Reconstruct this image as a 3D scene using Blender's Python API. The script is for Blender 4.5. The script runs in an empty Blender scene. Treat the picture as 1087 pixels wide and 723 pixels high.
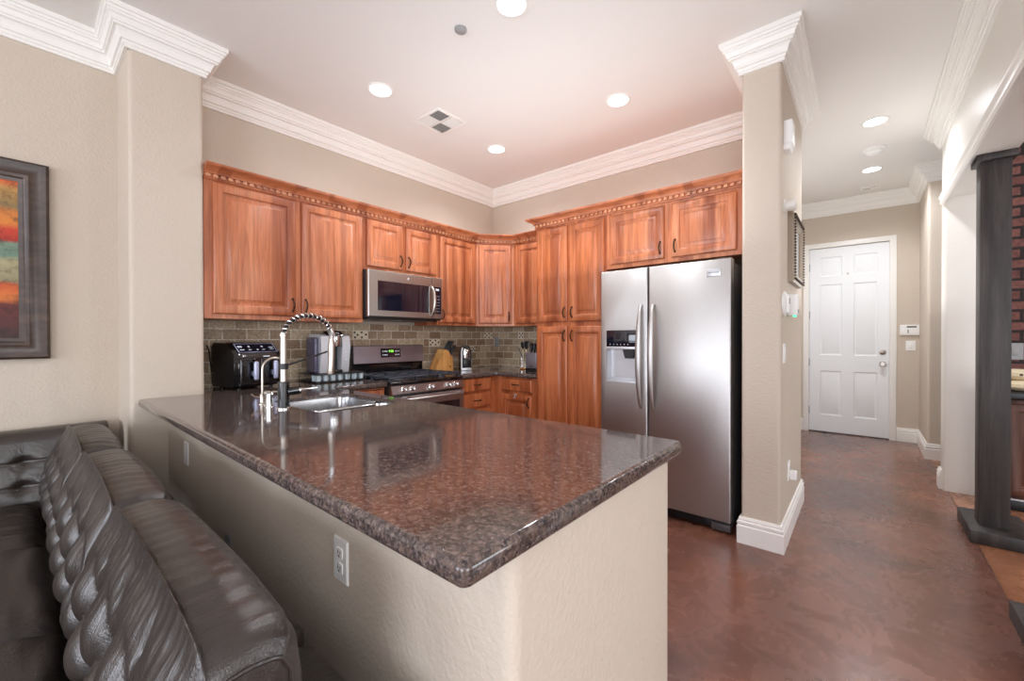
import bpy, bmesh, math, random
from mathutils import Vector, Matrix
import numpy as np

PI = math.pi
random.seed(7)
SC = bpy.context.scene
COL = SC.collection

# ------------------------------------------------------------------ camera
YAW, PITCH, ROLL, FPX, EYE = 0.7000335, -0.0061152, -0.0013613, 442.87, 1.25
fw = Vector((-math.sin(YAW) * math.cos(PITCH), math.cos(YAW) * math.cos(PITCH), math.sin(PITCH)))
rt = Vector((math.cos(YAW), math.sin(YAW), 0))
up = rt.cross(fw)
r2 = rt * math.cos(ROLL) + up * math.sin(ROLL)
u2 = r2.cross(fw)
cd = bpy.data.cameras.new('camera')
cd.sensor_width = 36
cd.lens = 36 * FPX / 1087
cd.clip_start = 0.02
cam = bpy.data.objects.new('camera', cd)
COL.objects.link(cam)
m = Matrix((r2, u2, -fw)).transposed().to_4x4()
m.translation = (0, 0, EYE)
cam.matrix_world = m
SC.camera = cam

# ------------------------------------------------------------------ look
SC.view_settings.view_transform = 'Standard'
SC.view_settings.look = 'None'
SC.view_settings.gamma = 1
SC.view_settings.use_curve_mapping = False
SC.view_settings.exposure = 0.18
SC.cycles.use_denoising = True
SC.cycles.max_bounces = 10
SC.cycles.diffuse_bounces = 6
SC.cycles.glossy_bounces = 5
SC.cycles.sample_clamp_indirect = 6
SC.cycles.caustics_reflective = False

wd = bpy.data.worlds.new('sky')
SC.world = wd
wd.use_nodes = True
wd.node_tree.nodes['Background'].inputs[0].default_value = (0.78, 0.88, 1.0, 1)
wd.node_tree.nodes['Background'].inputs[1].default_value = 1.5


def area(name, loc, rot, sx, sy, power, col):
    l = bpy.data.lights.new(name, 'AREA')
    l.shape = 'RECTANGLE'
    l.size, l.size_y, l.energy, l.color = sx, sy, power, col
    o = bpy.data.objects.new(name, l)
    COL.objects.link(o)
    o.location, o.rotation_euler = loc, rot
    return o


# daylight standing in the windows behind the camera (facing +Y) and at the right (facing -X)
area('window_daylight', (-2.0, -4.02, 1.45), (PI / 2, 0, 0), 2.2, 1.9, 80, (0.86, 0.90, 1.0))
area('window_daylight', (1.4, -4.02, 1.35), (PI / 2, 0, 0), 2.6, 2.3, 115, (0.86, 0.90, 1.0))
# unseen fill lights added to even the lighting, bounced up off the white ceiling
area('bounce_fill', (0.2, -1.6, 1.2), (PI, 0, 0), 1.6, 1.6, 16, (0.96, 0.98, 1.0))
area('bounce_fill', (-1.75, 2.25, 1.78), (PI, 0, 0), 2.1, 1.5, 17, (0.92, 0.97, 1.0))
area('bounce_fill', (0.07, 4.6, 1.42), (PI, 0, 0), 0.5, 2.4, 8, (0.95, 0.98, 1.0))
area('window_daylight', (4.52, 3.3, 1.5), (0, PI / 2, 0), 1.8, 1.8, 60, (0.95, 0.97, 1.0))  # added to light the side room, from an unseen window
area('window_daylight', (4.52, -1.2, 1.4), (0, PI / 2, 0), 2.0, 2.4, 100, (0.95, 0.97, 1.0))
area('foyer_fill', (-1.17, 5.3, 1.7), (0, -PI / 2, 0), 1.2, 1.2, 10, (0.95, 0.97, 1.0))  # unseen area light before the foyer wall, which has no window
DOWNLIGHT_W = 22
DOWNLIGHT_COL = (0.93, 0.95, 1.0)

# ------------------------------------------------------------------ materials
MAT = {}


def s2l(c):
    return tuple(((v / 255) / 12.92 if v / 255 <= 0.04045 else ((v / 255 + 0.055) / 1.055) ** 2.4) for v in c)


def mat(name, rgb, rough=0.5, metal=0.0, bump=None, coat=0.0, spec=0.5, emit=None, bump_stretch=None, coat_rough=0.05):
    """rgb in sRGB 0..255; bump=(scale, strength, distance)"""
    m = bpy.data.materials.new(name)
    m.use_nodes = True
    nt = m.node_tree
    b = nt.nodes['Principled BSDF']
    b.inputs['Base Color'].default_value = (*s2l(rgb), 1)
    b.inputs['Roughness'].default_value = rough
    b.inputs['Metallic'].default_value = metal
    b.inputs['Coat Weight'].default_value = coat
    b.inputs['Coat Roughness'].default_value = coat_rough
    b.inputs['Specular IOR Level'].default_value = spec
    if emit:
        b.inputs['Emission Color'].default_value = (*s2l(emit[0]), 1)
        b.inputs['Emission Strength'].default_value = emit[1]
    if bump:
        tc = nt.nodes.new('ShaderNodeTexCoord')
        vec = tc.outputs['Object']
        if bump_stretch:
            mp = nt.nodes.new('ShaderNodeMapping')
            mp.inputs['Scale'].default_value = bump_stretch
            nt.links.new(vec, mp.inputs['Vector'])
            vec = mp.outputs['Vector']
        n = nt.nodes.new('ShaderNodeTexNoise')
        n.inputs['Scale'].default_value = bump[0]
        n.inputs['Detail'].default_value = 3
        nt.links.new(vec, n.inputs['Vector'])
        bp = nt.nodes.new('ShaderNodeBump')
        bp.inputs['Strength'].default_value = bump[1]
        bp.inputs['Distance'].default_value = bump[2]
        nt.links.new(n.outputs['Fac'], bp.inputs['Height'])
        nt.links.new(bp.outputs['Normal'], b.inputs['Normal'])
    MAT[name] = m
    return m


def ramp(nt, fac, stops):
    r = nt.nodes.new('ShaderNodeValToRGB')
    while len(r.color_ramp.elements) < len(stops):
        r.color_ramp.elements.new(0.5)
    for e, (p, c) in zip(r.color_ramp.elements, stops):
        e.position = p
        e.color = (*s2l(c), 1)
    nt.links.new(fac, r.inputs['Fac'])
    return r.outputs['Color']


def noise(nt, vec, scale, detail=4, rough=0.55, stretch=None, dist=0.0):
    if stretch:
        mp = nt.nodes.new('ShaderNodeMapping')
        mp.inputs['Scale'].default_value = stretch
        nt.links.new(vec, mp.inputs['Vector'])
        vec = mp.outputs['Vector']
    n = nt.nodes.new('ShaderNodeTexNoise')
    n.inputs['Scale'].default_value = scale
    n.inputs['Detail'].default_value = detail
    n.inputs['Roughness'].default_value = rough
    n.inputs['Distortion'].default_value = dist
    nt.links.new(vec, n.inputs['Vector'])
    return n.outputs['Fac']


def mixc(nt, fac, a, b, mode='MIX'):
    mx = nt.nodes.new('ShaderNodeMix')
    mx.data_type = 'RGBA'
    mx.blend_type = mode
    if isinstance(fac, (int, float)):
        mx.inputs[0].default_value = fac
    else:
        nt.links.new(fac, mx.inputs[0])
    for v, i in ((a, 6), (b, 7)):
        if isinstance(v, tuple):
            mx.inputs[i].default_value = (*s2l(v), 1)
        else:
            nt.links.new(v, mx.inputs[i])
    return mx.outputs[2]


def math_node(nt, op, a, b=0.0):
    n = nt.nodes.new('ShaderNodeMath')
    n.operation = op
    for v, i in ((a, 0), (b, 1)):
        if isinstance(v, (int, float)):
            n.inputs[i].default_value = v
        else:
            nt.links.new(v, n.inputs[i])
    return n.outputs[0]


def new_nodes(name, rough=0.4, **kw):
    m = mat(name, (128, 128, 128), rough, **kw)
    nt = m.node_tree
    b = nt.nodes['Principled BSDF']
    tc = nt.nodes.new('ShaderNodeTexCoord')
    return m, nt, b, tc.outputs['Object']


def add_bump(nt, b, h, strength, dist):
    bp = nt.nodes.new('ShaderNodeBump')
    bp.inputs['Strength'].default_value = strength
    bp.inputs['Distance'].default_value = dist
    nt.links.new(h, bp.inputs['Height'])
    nt.links.new(bp.outputs['Normal'], b.inputs['Normal'])


mat('wall_paint', (203, 191, 176), 0.62, bump=(75, 0.55, 0.005), spec=0.35)
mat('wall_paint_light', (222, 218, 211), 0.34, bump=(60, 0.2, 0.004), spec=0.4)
mat('ceiling_paint', (232, 229, 225), 0.85, bump=(70, 0.12, 0.003), spec=0.2)
mat('trim_white', (240, 238, 233), 0.32)
mat('door_white', (238, 241, 243), 0.35)
mat('plastic_white', (240, 240, 238), 0.35)
mat('plastic_gray', (150, 150, 150), 0.4)
mat('plastic_dark', (40, 40, 42), 0.4)
mat('black_gloss', (14, 14, 16), 0.12, coat=0.4)
mat('black_satin', (22, 22, 24), 0.35)
mat('black_iron', (52, 56, 66), 0.38, spec=0.8)
mat('chrome', (225, 225, 225), 0.12, 1.0)
mat('satin_nickel', (190, 182, 172), 0.28, 1.0)
mat('bronze', (74, 56, 46), 0.3, 0.9)
mat('steel_sink', (178, 178, 180), 0.22, 1.0)
mat('glass_dark', (18, 20, 34), 0.06, spec=0.8)
mat('panel_mark', (190, 196, 205), 0.5, emit=((190, 196, 205), 0.4))
mat('green_digit', (140, 230, 80), 0.5, emit=((140, 235, 80), 1.6))
mat('green_led', (20, 220, 140), 0.5, emit=((20, 230, 140), 6.0))
mat('lamp_glow', (255, 255, 255), 0.5, emit=((246, 248, 255), 14.0))
mat('fridge_side', (74, 70, 70), 0.45, bump=(300, 0.1, 0.001))
mat('lavender_steel', (158, 152, 160), 0.35, 0.8)
mat('cream', (226, 212, 180), 0.5, bump=(30, 0.2, 0.01))
mat('purple_tank', (84, 78, 100), 0.2)
mat('silver_paint', (205, 207, 212), 0.3, 0.4)
mat('handle_pale', (176, 182, 208), 0.3, 0.3)
mat('pod_white', (190, 205, 210), 0.4)
mat('vent_shadow', (96, 92, 90), 0.8)
mat('knife_steel', (180, 180, 178), 0.2, 1.0)
mat('bead_silver', (142, 128, 112), 0.35, 0.7, bump=(120, 0.6, 0.004))
mat('print_paper', (205, 212, 214), 0.2)


def brushed(name, rgb, rough, stretch):
    m, nt, b, vec = new_nodes(name, rough, metal=1.0)
    f = noise(nt, vec, 40, 3, 0.6, stretch)
    c = ramp(nt, f, [(0.3, tuple(int(v * 0.92) for v in rgb)), (0.7, rgb)])
    nt.links.new(c, b.inputs['Base Color'])
    r = math_node(nt, 'MULTIPLY_ADD', f, 0.12)
    nt.nodes[-1].inputs[2].default_value = rough - 0.06
    nt.links.new(r, b.inputs['Roughness'])
    add_bump(nt, b, f, 0.08, 0.001)


brushed('stainless', (196, 194, 192), 0.44, (1, 1, 40))
brushed('stainless_gray', (178, 175, 170), 0.36, (1, 1, 30))
brushed('stainless_warm', (172, 163, 163), 0.33, (1, 1, 30))


def wood(name, c0, c1, c2, rough, stretch=(14, 14, 1.1), coat=0.15, bump=0.1):
    m, nt, b, vec = new_nodes(name, rough, coat=coat, coat_rough=0.2)
    oi = nt.nodes.new('ShaderNodeObjectInfo')
    add = nt.nodes.new('ShaderNodeVectorMath')
    add.operation = 'ADD'
    mul = math_node(nt, 'MULTIPLY', oi.outputs['Random'], 37.0)
    nt.links.new(vec, add.inputs[0])
    nt.links.new(mul, add.inputs[1])
    v = add.outputs[0]
    f1 = noise(nt, v, 1.0, 4, 0.6, stretch, 0.6)
    f2 = noise(nt, v, 6.0, 4, 0.7, (stretch[0], stretch[1], stretch[2] * 0.6), 0.2)
    f3 = noise(nt, v, 0.9, 1, 0.5, (9, 9, 0.15))
    col = ramp(nt, f1, [(0.28, c0), (0.5, c1), (0.72, c2)])
    fine = ramp(nt, f2, [(0.35, (205, 205, 205)), (0.6, (255, 255, 255))])
    col = mixc(nt, 0.75, col, fine, 'MULTIPLY')
    st = ramp(nt, f3, [(0.38, (200, 178, 168)), (0.46, (255, 255, 255)), (0.6, (255, 252, 246))])
    col = mixc(nt, 0.8, col, st, 'MULTIPLY')
    nt.links.new(col, b.inputs['Base Color'])
    add_bump(nt, b, f2, bump, 0.001)


wood('cherry', (162, 88, 54), (194, 117, 77), (212, 141, 101), 0.36)
wood('cherry_horizontal', (162, 88, 54), (190, 113, 74), (206, 134, 95), 0.34, stretch=(1.6, 1.6, 14))
wood('cherry_dark', (156, 84, 48), (188, 108, 66), (206, 130, 88), 0.34)
wood('bamboo', (176, 118, 60), (204, 148, 84), (222, 172, 108), 0.45, coat=0.0)
wood('post_wood', (38, 34, 33), (56, 51, 50), (84, 79, 77), 0.5, stretch=(14, 14, 1.0), coat=0.0, bump=0.8)
wood('bar_wood', (70, 42, 32), (98, 60, 44), (128, 82, 60), 0.5, coat=0.0, bump=0.4)
wood('frame_wood', (46, 34, 28), (66, 50, 42), (92, 72, 60), 0.4, stretch=(4, 4, 10), coat=0.2)


def granite():
    m, nt, b, vec = new_nodes('granite', 0.10, coat=0.3, coat_rough=0.04)
    big = noise(nt, vec, 48, 6, 0.75)
    base = ramp(nt, big, [(0.34, (34, 32, 34)), (0.46, (64, 56, 54)), (0.58, (104, 88, 80)), (0.72, (150, 128, 114))])
    vo = nt.nodes.new('ShaderNodeTexVoronoi')
    vo.inputs['Scale'].default_value = 170
    nt.links.new(vec, vo.inputs['Vector'])
    sep = nt.nodes.new('ShaderNodeSeparateColor')
    nt.links.new(vo.outputs['Color'], sep.inputs[0])
    spk = ramp(nt, sep.outputs[0], [(0.0, (22, 20, 24)), (0.35, (70, 62, 62)), (0.7, (98, 82, 74)), (1.0, (132, 120, 114))])
    c = mixc(nt, 0.45, base, spk)
    f2 = noise(nt, vec, 90, 2, 0.6)
    c2 = ramp(nt, f2, [(0.58, (0, 0, 0)), (0.70, (84, 74, 78))])
    c = mixc(nt, 1.0, c, c2, 'ADD')
    nt.links.new(c, b.inputs['Base Color'])
    b.inputs['Specular IOR Level'].default_value = 0.4
    add_bump(nt, b, f2, 0.10, 0.0006)


granite()


def concrete(name, tones, rough):
    m, nt, b, vec = new_nodes(name, rough, coat=0.25, coat_rough=0.18)
    f1 = noise(nt, vec, 1.3, 6, 0.5, None, 0.5)
    c = ramp(nt, f1, [(0.30, tones[0]), (0.46, tones[1]), (0.60, tones[2]), (0.76, tones[3])])
    f2 = noise(nt, vec, 5.5, 6, 0.7, None, 0.7)
    c2 = ramp(nt, f2, [(0.32, (205, 198, 196)), (0.55, (255, 255, 255))])
    c = mixc(nt, 0.7, c, c2, 'MULTIPLY')
    vo = nt.nodes.new('ShaderNodeTexVoronoi')
    vo.inputs['Scale'].default_value = 2.3
    nt.links.new(vec, vo.inputs['Vector'])
    sp = ramp(nt, vo.outputs['Distance'], [(0.0, (225, 215, 212)), (0.035, (0, 0, 0))])
    c = mixc(nt, 0.08, c, sp, 'ADD')
    nt.links.new(c, b.inputs['Base Color'])
    r = ramp(nt, f2, [(0.3, (120, 120, 120)), (0.7, (160, 160, 160))])
    nt.links.new(r, b.inputs['Roughness'])


concrete('stained_concrete', ((92, 62, 54), (112, 74, 62), (132, 86, 68), (150, 104, 88)), 0.3)
concrete('stained_concrete_warm', ((118, 78, 56), (142, 94, 66), (160, 110, 80), (172, 124, 94)), 0.35)


def tiles():
    m, nt, b, vec = new_nodes('travertine_tile', 0.42)
    sp = nt.nodes.new('ShaderNodeSeparateXYZ')
    nt.links.new(vec, sp.inputs[0])
    s = math_node(nt, 'ADD', sp.outputs[0], sp.outputs[1])
    cb = nt.nodes.new('ShaderNodeCombineXYZ')
    nt.links.new(s, cb.inputs[0])
    nt.links.new(sp.outputs[2], cb.inputs[1])
    br = nt.nodes.new('ShaderNodeTexBrick')
    br.offset = 0.5
    br.inputs['Scale'].default_value = 1
    br.inputs['Brick Width'].default_value = 0.153
    br.inputs['Row Height'].default_value = 0.0775
    br.inputs['Mortar Size'].default_value = 0.0042
    br.inputs['Mortar Smooth'].default_value = 0.2
    br.inputs['Bias'].default_value = 0.0
    br.inputs['Color1'].default_value = (*s2l((160, 134, 108)), 1)
    br.inputs['Color2'].default_value = (*s2l((214, 196, 168)), 1)
    br.inputs['Mortar'].default_value = (*s2l((238, 230, 214)), 1)
    nt.links.new(cb.outputs[0], br.inputs['Vector'])
    f = noise(nt, vec, 55, 5, 0.7)
    c2 = ramp(nt, f, [(0.3, (165, 150, 140)), (0.5, (235, 230, 225)), (0.68, (255, 255, 255))])
    c = mixc(nt, 0.9, br.outputs['Color'], c2, 'MULTIPLY')
    f3 = noise(nt, vec, 90, 2, 0.5)
    c3 = ramp(nt, f3, [(0.64, (0, 0, 0)), (0.70, (70, 66, 58))])
    c = mixc(nt, 1.0, c, c3, 'ADD')
    nt.links.new(c, b.inputs['Base Color'])
    h = math_node(nt, 'SUBTRACT', f, br.outputs['Fac'])
    add_bump(nt, b, h, 0.5, 0.003)


tiles()


def bricks():
    m, nt, b, vec = new_nodes('red_brick', 0.8)
    sp = nt.nodes.new('ShaderNodeSeparateXYZ')
    nt.links.new(vec, sp.inputs[0])
    cb = nt.nodes.new('ShaderNodeCombineXYZ')
    nt.links.new(sp.outputs[0], cb.inputs[0])
    nt.links.new(sp.outputs[2], cb.inputs[1])
    br = nt.nodes.new('ShaderNodeTexBrick')
    br.offset = 0.5
    br.inputs['Scale'].default_value = 1
    br.inputs['Brick Width'].default_value = 0.235
    br.inputs['Row Height'].default_value = 0.081
    br.inputs['Mortar Size'].default_value = 0.011
    br.inputs['Color1'].default_value = (*s2l((112, 70, 64)), 1)
    br.inputs['Color2'].default_value = (*s2l((134, 88, 80)), 1)
    br.inputs['Mortar'].default_value = (*s2l((44, 34, 34)), 1)
    nt.links.new(cb.outputs[0], br.inputs['Vector'])
    f = noise(nt, vec, 30, 4, 0.7)
    c2 = ramp(nt, f, [(0.3, (180, 170, 170)), (0.6, (255, 255, 255))])
    c = mixc(nt, 0.9, br.outputs['Color'], c2, 'MULTIPLY')
    nt.links.new(c, b.inputs['Base Color'])
    h = math_node(nt, 'SUBTRACT', f, math_node(nt, 'MULTIPLY', br.outputs['Fac'], 3.0))
    add_bump(nt, b, h, 0.7, 0.01)


bricks()


def leather():
    m, nt, b, vec = new_nodes('leather', 0.32)
    f = noise(nt, vec, 3, 4, 0.6)
    c = ramp(nt, f, [(0.3, (40, 34, 31)), (0.7, (54, 46, 42))])
    nt.links.new(c, b.inputs['Base Color'])
    b.inputs['Specular IOR Level'].default_value = 0.75
    g = noise(nt, vec, 240, 2, 0.5)
    w = noise(nt, vec, 1.0, 4, 0.6, (60, 12, 9), 1.5)
    h = math_node(nt, 'MULTIPLY_ADD', w, 3.0)
    nt.links.new(g, nt.nodes[-1].inputs[2])
    add_bump(nt, b, h, 0.22, 0.004)


leather()


def painting_mat():
    m, nt, b, vec = new_nodes('abstract_canvas', 0.55)
    sp = nt.nodes.new('ShaderNodeSeparateXYZ')
    nt.links.new(vec, sp.inputs[0])
    wob = noise(nt, vec, 5, 5, 0.7)
    z = math_node(nt, 'ADD', sp.outputs[2], math_node(nt, 'MULTIPLY', math_node(nt, 'SUBTRACT', wob, 0.5), 0.07))
    z = math_node(nt, 'DIVIDE', z, 0.92)
    c = ramp(nt, z, [(0.0, (60, 34, 36)), (0.20, (104, 40, 34)), (0.235, (214, 120, 50)), (0.31, (206, 92, 40)),
                     (0.33, (150, 142, 110)), (0.45, (176, 168, 130)), (0.49, (110, 140, 122)), (0.56, (126, 150, 130)),
                     (0.58, (186, 48, 30)), (0.64, (206, 66, 36)), (0.67, (226, 136, 56)), (0.74, (210, 130, 60)),
                     (0.77, (142, 120, 78)), (0.87, (196, 150, 84)), (0.91, (222, 104, 52)), (0.955, (70, 46, 44))])
    f = noise(nt, vec, 22, 6, 0.75)
    c2 = ramp(nt, f, [(0.32, (130, 118, 110)), (0.5, (235, 232, 225)), (0.7, (255, 255, 255))])
    c = mixc(nt, 0.85, c, c2, 'MULTIPLY')
    nt.links.new(c, b.inputs['Base Color'])


painting_mat()


# ------------------------------------------------------------------ mesh helpers
class MB:
    def __init__(self):
        self.bm = bmesh.new()

    def box(self, x0, x1, y0, y1, z0, z1, bev=0.0, seg=2):
        g = bmesh.ops.create_cube(self.bm, size=1.0)
        vs = g['verts']
        for v in vs:
            v.co = Vector(((x0 + x1) / 2 + v.co.x * (x1 - x0), (y0 + y1) / 2 + v.co.y * (y1 - y0), (z0 + z1) / 2 + v.co.z * (z1 - z0)))
        if bev > 0:
            es = list({e for v in vs for e in v.link_edges})
            bmesh.ops.bevel(self.bm, geom=es, offset=bev, segments=seg, affect='EDGES', profile=0.5)
        return self

    def face(self, pts):
        vs = [self.bm.verts.new(p) for p in pts]
        self.bm.faces.new(vs)
        return self

    def loops(self, rings, cap0=True, cap1=True, closed=True, wrap=False):
        """rings: list of equal-length point lists, bridged in order"""
        R = [[self.bm.verts.new(p) for p in r] for r in rings]
        n = len(R[0])
        seq = list(range(len(R) - 1)) + ([-1] if wrap else [])
        for i in seq:
            a, b = R[i], R[i + 1]
            for j in range(n if closed else n - 1):
                k = (j + 1) % n
                try:
                    self.bm.faces.new((a[j], a[k], b[k], b[j]))
                except ValueError:
                    pass
        if not wrap:
            if cap0:
                self.bm.faces.new(R[0][::-1])
            if cap1:
                self.bm.faces.new(R[-1])
        return self

    def prism(self, poly, z0, z1, bev=0.0):
        return self.loops([[(x, y, z0) for x, y in poly], [(x, y, z1) for x, y in poly]])

    def tube(self, pts, r, n=10, closed=False):
        pts = [Vector(p) for p in pts]
        rad = r if isinstance(r, (list, tuple)) else [r] * len(pts)
        prev = None
        rings = []
        for i, p in enumerate(pts):
            if closed:
                t = (pts[(i + 1) % len(pts)] - pts[i - 1]).normalized()
            else:
                t = (pts[min(i + 1, len(pts) - 1)] - pts[max(i - 1, 0)]).normalized()
            if prev is None:
                a = Vector((0, 0, 1)) if abs(t.z) < 0.9 else Vector((1, 0, 0))
                prev = t.cross(a).normalized()
            else:
                prev = (prev - t * prev.dot(t)).normalized()
            b = t.cross(prev)
            rings.append([p + (prev * math.cos(2 * PI * k / n) + b * math.sin(2 * PI * k / n)) * rad[i] for k in range(n)])
        return self.loops(rings, wrap=closed)

    def cyl(self, p0, p1, r0, r1=None, n=20):
        return self.tube([p0, p1], [r0, r0 if r1 is None else r1], n)

    def lathe(self, prof, c=(0, 0, 0), n=24, axis='z'):
        rings = []
        for r, h in prof:
            ring = []
            for k in range(n):
                a = 2 * PI * k / n
                x, y = math.cos(a) * max(r, 1e-5), math.sin(a) * max(r, 1e-5)
                if axis == 'z':
                    p = (c[0] + x, c[1] + y, c[2] + h)
                elif axis == 'y':
                    p = (c[0] + x, c[1] + h, c[2] + y)
                else:
                    p = (c[0] + h, c[1] + x, c[2] + y)
                ring.append(p)
            rings.append(ring)
        return self.loops(rings)

    def sweep(self, path, prof, closed=False):
        """path 2d list walked so the room lies on the LEFT; prof: (out, z) closed polygon, mitred corners"""
        n = len(path)
        rings = []
        for i in range(n):
            p = Vector(path[i])
            d0 = (p - Vector(path[i - 1])).normalized() if (i > 0 or closed) else None
            d1 = (Vector(path[(i + 1) % n]) - p).normalized() if (i < n - 1 or closed) else None
            if d0 is None:
                d0 = d1
            if d1 is None:
                d1 = d0
            n0, n1 = Vector((-d0.y, d0.x)), Vector((-d1.y, d1.x))
            mt = (n0 + n1)
            mt = mt / max(mt.dot(n0), 0.2)
            rings.append([(p.x + mt.x * o, p.y + mt.y * o, z) for o, z in prof])
        return self.loops(rings, wrap=closed)

    def move(self, M):
        self.bm.transform(M)
        return self

    def build(self, name, material, parent=None, smooth=40, world=False, flip=True):
        bm = self.bm
        if world and parent is not None:
            bm.transform(parent_matrix(parent).inverted())
        bmesh.ops.remove_doubles(bm, verts=bm.verts[:], dist=1e-6)
        if flip:
            bmesh.ops.recalc_face_normals(bm, faces=bm.faces[:])
        me = bpy.data.meshes.new(name)
        bm.to_mesh(me)
        bm.free()
        mats = material if isinstance(material, (list, tuple)) else [material]
        for mm in mats:
            me.materials.append(MAT[mm])
        if smooth:
            me.shade_smooth()
            me.set_sharp_from_angle(angle=math.radians(smooth))
        o = bpy.data.objects.new(name, me)
        COL.objects.link(o)
        if parent is not None:
            o.parent = parent
        return o


PM = {}


def parent_matrix(o):
    M = PM.get(o.name, Matrix())
    if o.parent is not None:
        M = parent_matrix(o.parent) @ M
    return M


def thing(name, label, cat, loc=(0, 0, 0), rotz=0, group=None):
    o = bpy.data.objects.new(name, None)
    COL.objects.link(o)
    o.empty_display_size = 0.05
    o.location = loc
    o.rotation_euler = (0, 0, rotz)
    o['label'] = label
    o['category'] = cat
    if group:
        o['group'] = group
    PM[o.name] = Matrix.Translation(loc) @ Matrix.Rotation(rotz, 4, 'Z')
    return o


def tag(o, label, cat, group=None):
    o['label'] = label
    o['category'] = cat
    if group:
        o['group'] = group
    return o


def struct(o):
    o['kind'] = 'structure'
    return o


def rebase(o, loc):
    """move a top-level world-coordinate mesh's origin"""
    o.data.transform(Matrix.Translation(-Vector(loc)))
    o.location = loc
    return o


def copy_tree(o, parent=None):
    c = o.copy()
    COL.objects.link(c)
    if parent is not None:
        c.parent = parent
    for ch in [k for k in o.children]:
        copy_tree(ch, c)
    return c


def text_part(name, body, size, loc, rot, material, parent, depth=0.0008, align='CENTER'):
    cu = bpy.data.curves.new(name, 'FONT')
    cu.body = body
    cu.size = size
    cu.extrude = depth
    cu.align_x = align
    cu.align_y = 'CENTER'
    tmp = bpy.data.objects.new(name + '_tmp', cu)
    COL.objects.link(tmp)
    dg = bpy.context.evaluated_depsgraph_get()
    me = bpy.data.meshes.new_from_object(tmp.evaluated_get(dg))
    bpy.data.objects.remove(tmp)
    me.materials.clear()
    me.materials.append(MAT[material])
    o = bpy.data.objects.new(name, me)
    COL.objects.link(o)
    o.parent = parent
    o.location = loc
    o.rotation_euler = rot
    return o


def rounded(poly, radii, seg=5):
    """round the corners of a 2d polygon; radii per vertex"""
    out = []
    n = len(poly)
    for i, p in enumerate(poly):
        r = radii[i] if isinstance(radii, (list, tuple)) else radii
        p = Vector(p)
        if r <= 0:
            out.append(tuple(p))
            continue
        a = (Vector(poly[i - 1]) - p).normalized()
        b = (Vector(poly[(i + 1) % n]) - p).normalized()
        ang = math.acos(max(-1, min(1, a.dot(b))))
        t = r / math.tan(ang / 2)
        c = p + (a + b).normalized() * (r / math.sin(ang / 2))
        s, e = p + a * t - c, p + b * t - c
        a0, a1 = math.atan2(s.y, s.x), math.atan2(e.y, e.x)
        d = (a1 - a0 + PI) % (2 * PI) - PI
        for k in range(seg + 1):
            q = a0 + d * k / seg
            out.append((c.x + r * math.cos(q), c.y + r * math.sin(q)))
    return out


# ------------------------------------------------------------------ dimensions
XL = -3.47      # long left wall (range and painting)
YB = 3.76       # kitchen back wall
ZC = 3.02       # ceiling
XP = -3.09      # pillar face
XH = 0.50       # hall right wall face
YF = 6.86       # wall with the front door
CT = 0.911      # counter top
B = 0.022       # bullnose radius


def wall(name, poly, z0, z1, material='wall_paint', radii=0):
    return struct(MB().prism(rounded(poly, radii), z0, z1).build(name, material))


# floor: kitchen and hall, plus the warmer side room beyond the seam
fl = MB()
fl.face([(-3.7, -4.3, 0), (0.53, -4.3, 0), (0.53, 7.1, 0), (-3.7, 7.1, 0)])
fl.face([(0.53, 1.9, 0), (4.7, 1.9, 0), (4.7, 7.1, 0), (0.53, 7.1, 0)])
fl.face([(0.53, -4.3, 0), (4.7, -4.3, 0), (4.7, 1.9, 0), (0.53, 1.9, 0)])
flo = fl.build('floor', ['stained_concrete', 'stained_concrete_warm'], flip=False)
flo.data.polygons[1].material_index = 1
struct(flo)
struct(MB().box(0.528, 0.533, 2.3, 4.86, -0.001, 0.0015).build('trim_1', 'bar_wood'))
struct(MB().box(-3.7, 4.7, -4.3, 7.1, ZC, ZC + 0.1).build('ceiling', 'ceiling_paint'))

wall('wall_left', [(XL - 0.15, -4.2), (XL, -4.2), (XL, YB + 0.14), (XL - 0.15, YB + 0.14)], 0, ZC)
wall('wall_pillar', [(XL - 0.01, 0.40), (XP, 0.40), (XP, 0.742), (XL - 0.01, 0.742)], 0, ZC, radii=[0, B, B, 0])
wall('wall_back', [(XL, YB), (-0.565, YB), (-0.565, 3.90), (XL, 3.90)], 0, ZC)
wall('wall_column', [(-0.57, 2.85), (-0.365, 2.85), (-0.365, 3.90), (-0.57, 3.90)], 0, ZC, 'wall_paint', radii=[B, B, B, 0])
wall('wall_foyer', [(-1.35, 3.90), (-1.2, 3.90), (-1.2, YF), (-1.35, YF)], 0, ZC)
# far wall, with an opening for the front door
wall('wall_far', [(-1.35, YF), (-0.56, YF), (-0.56, YF + 0.15), (-1.35, YF + 0.15)], 0, ZC)
wall('wall_far', [(0.243, YF), (0.507, YF), (0.507, YF + 0.15), (0.243, YF + 0.15)], 0, ZC)
wall('wall_far', [(-0.56, YF), (0.243, YF), (0.243, YF + 0.15), (-0.56, YF + 0.15)], 2.43, ZC)
wall('wall_foyer_right', [(0.505, 6.03), (4.6, 6.03), (4.6, YF + 0.15), (0.505, YF + 0.15)], 0, ZC, radii=[B, 0, 0, 0])
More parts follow.
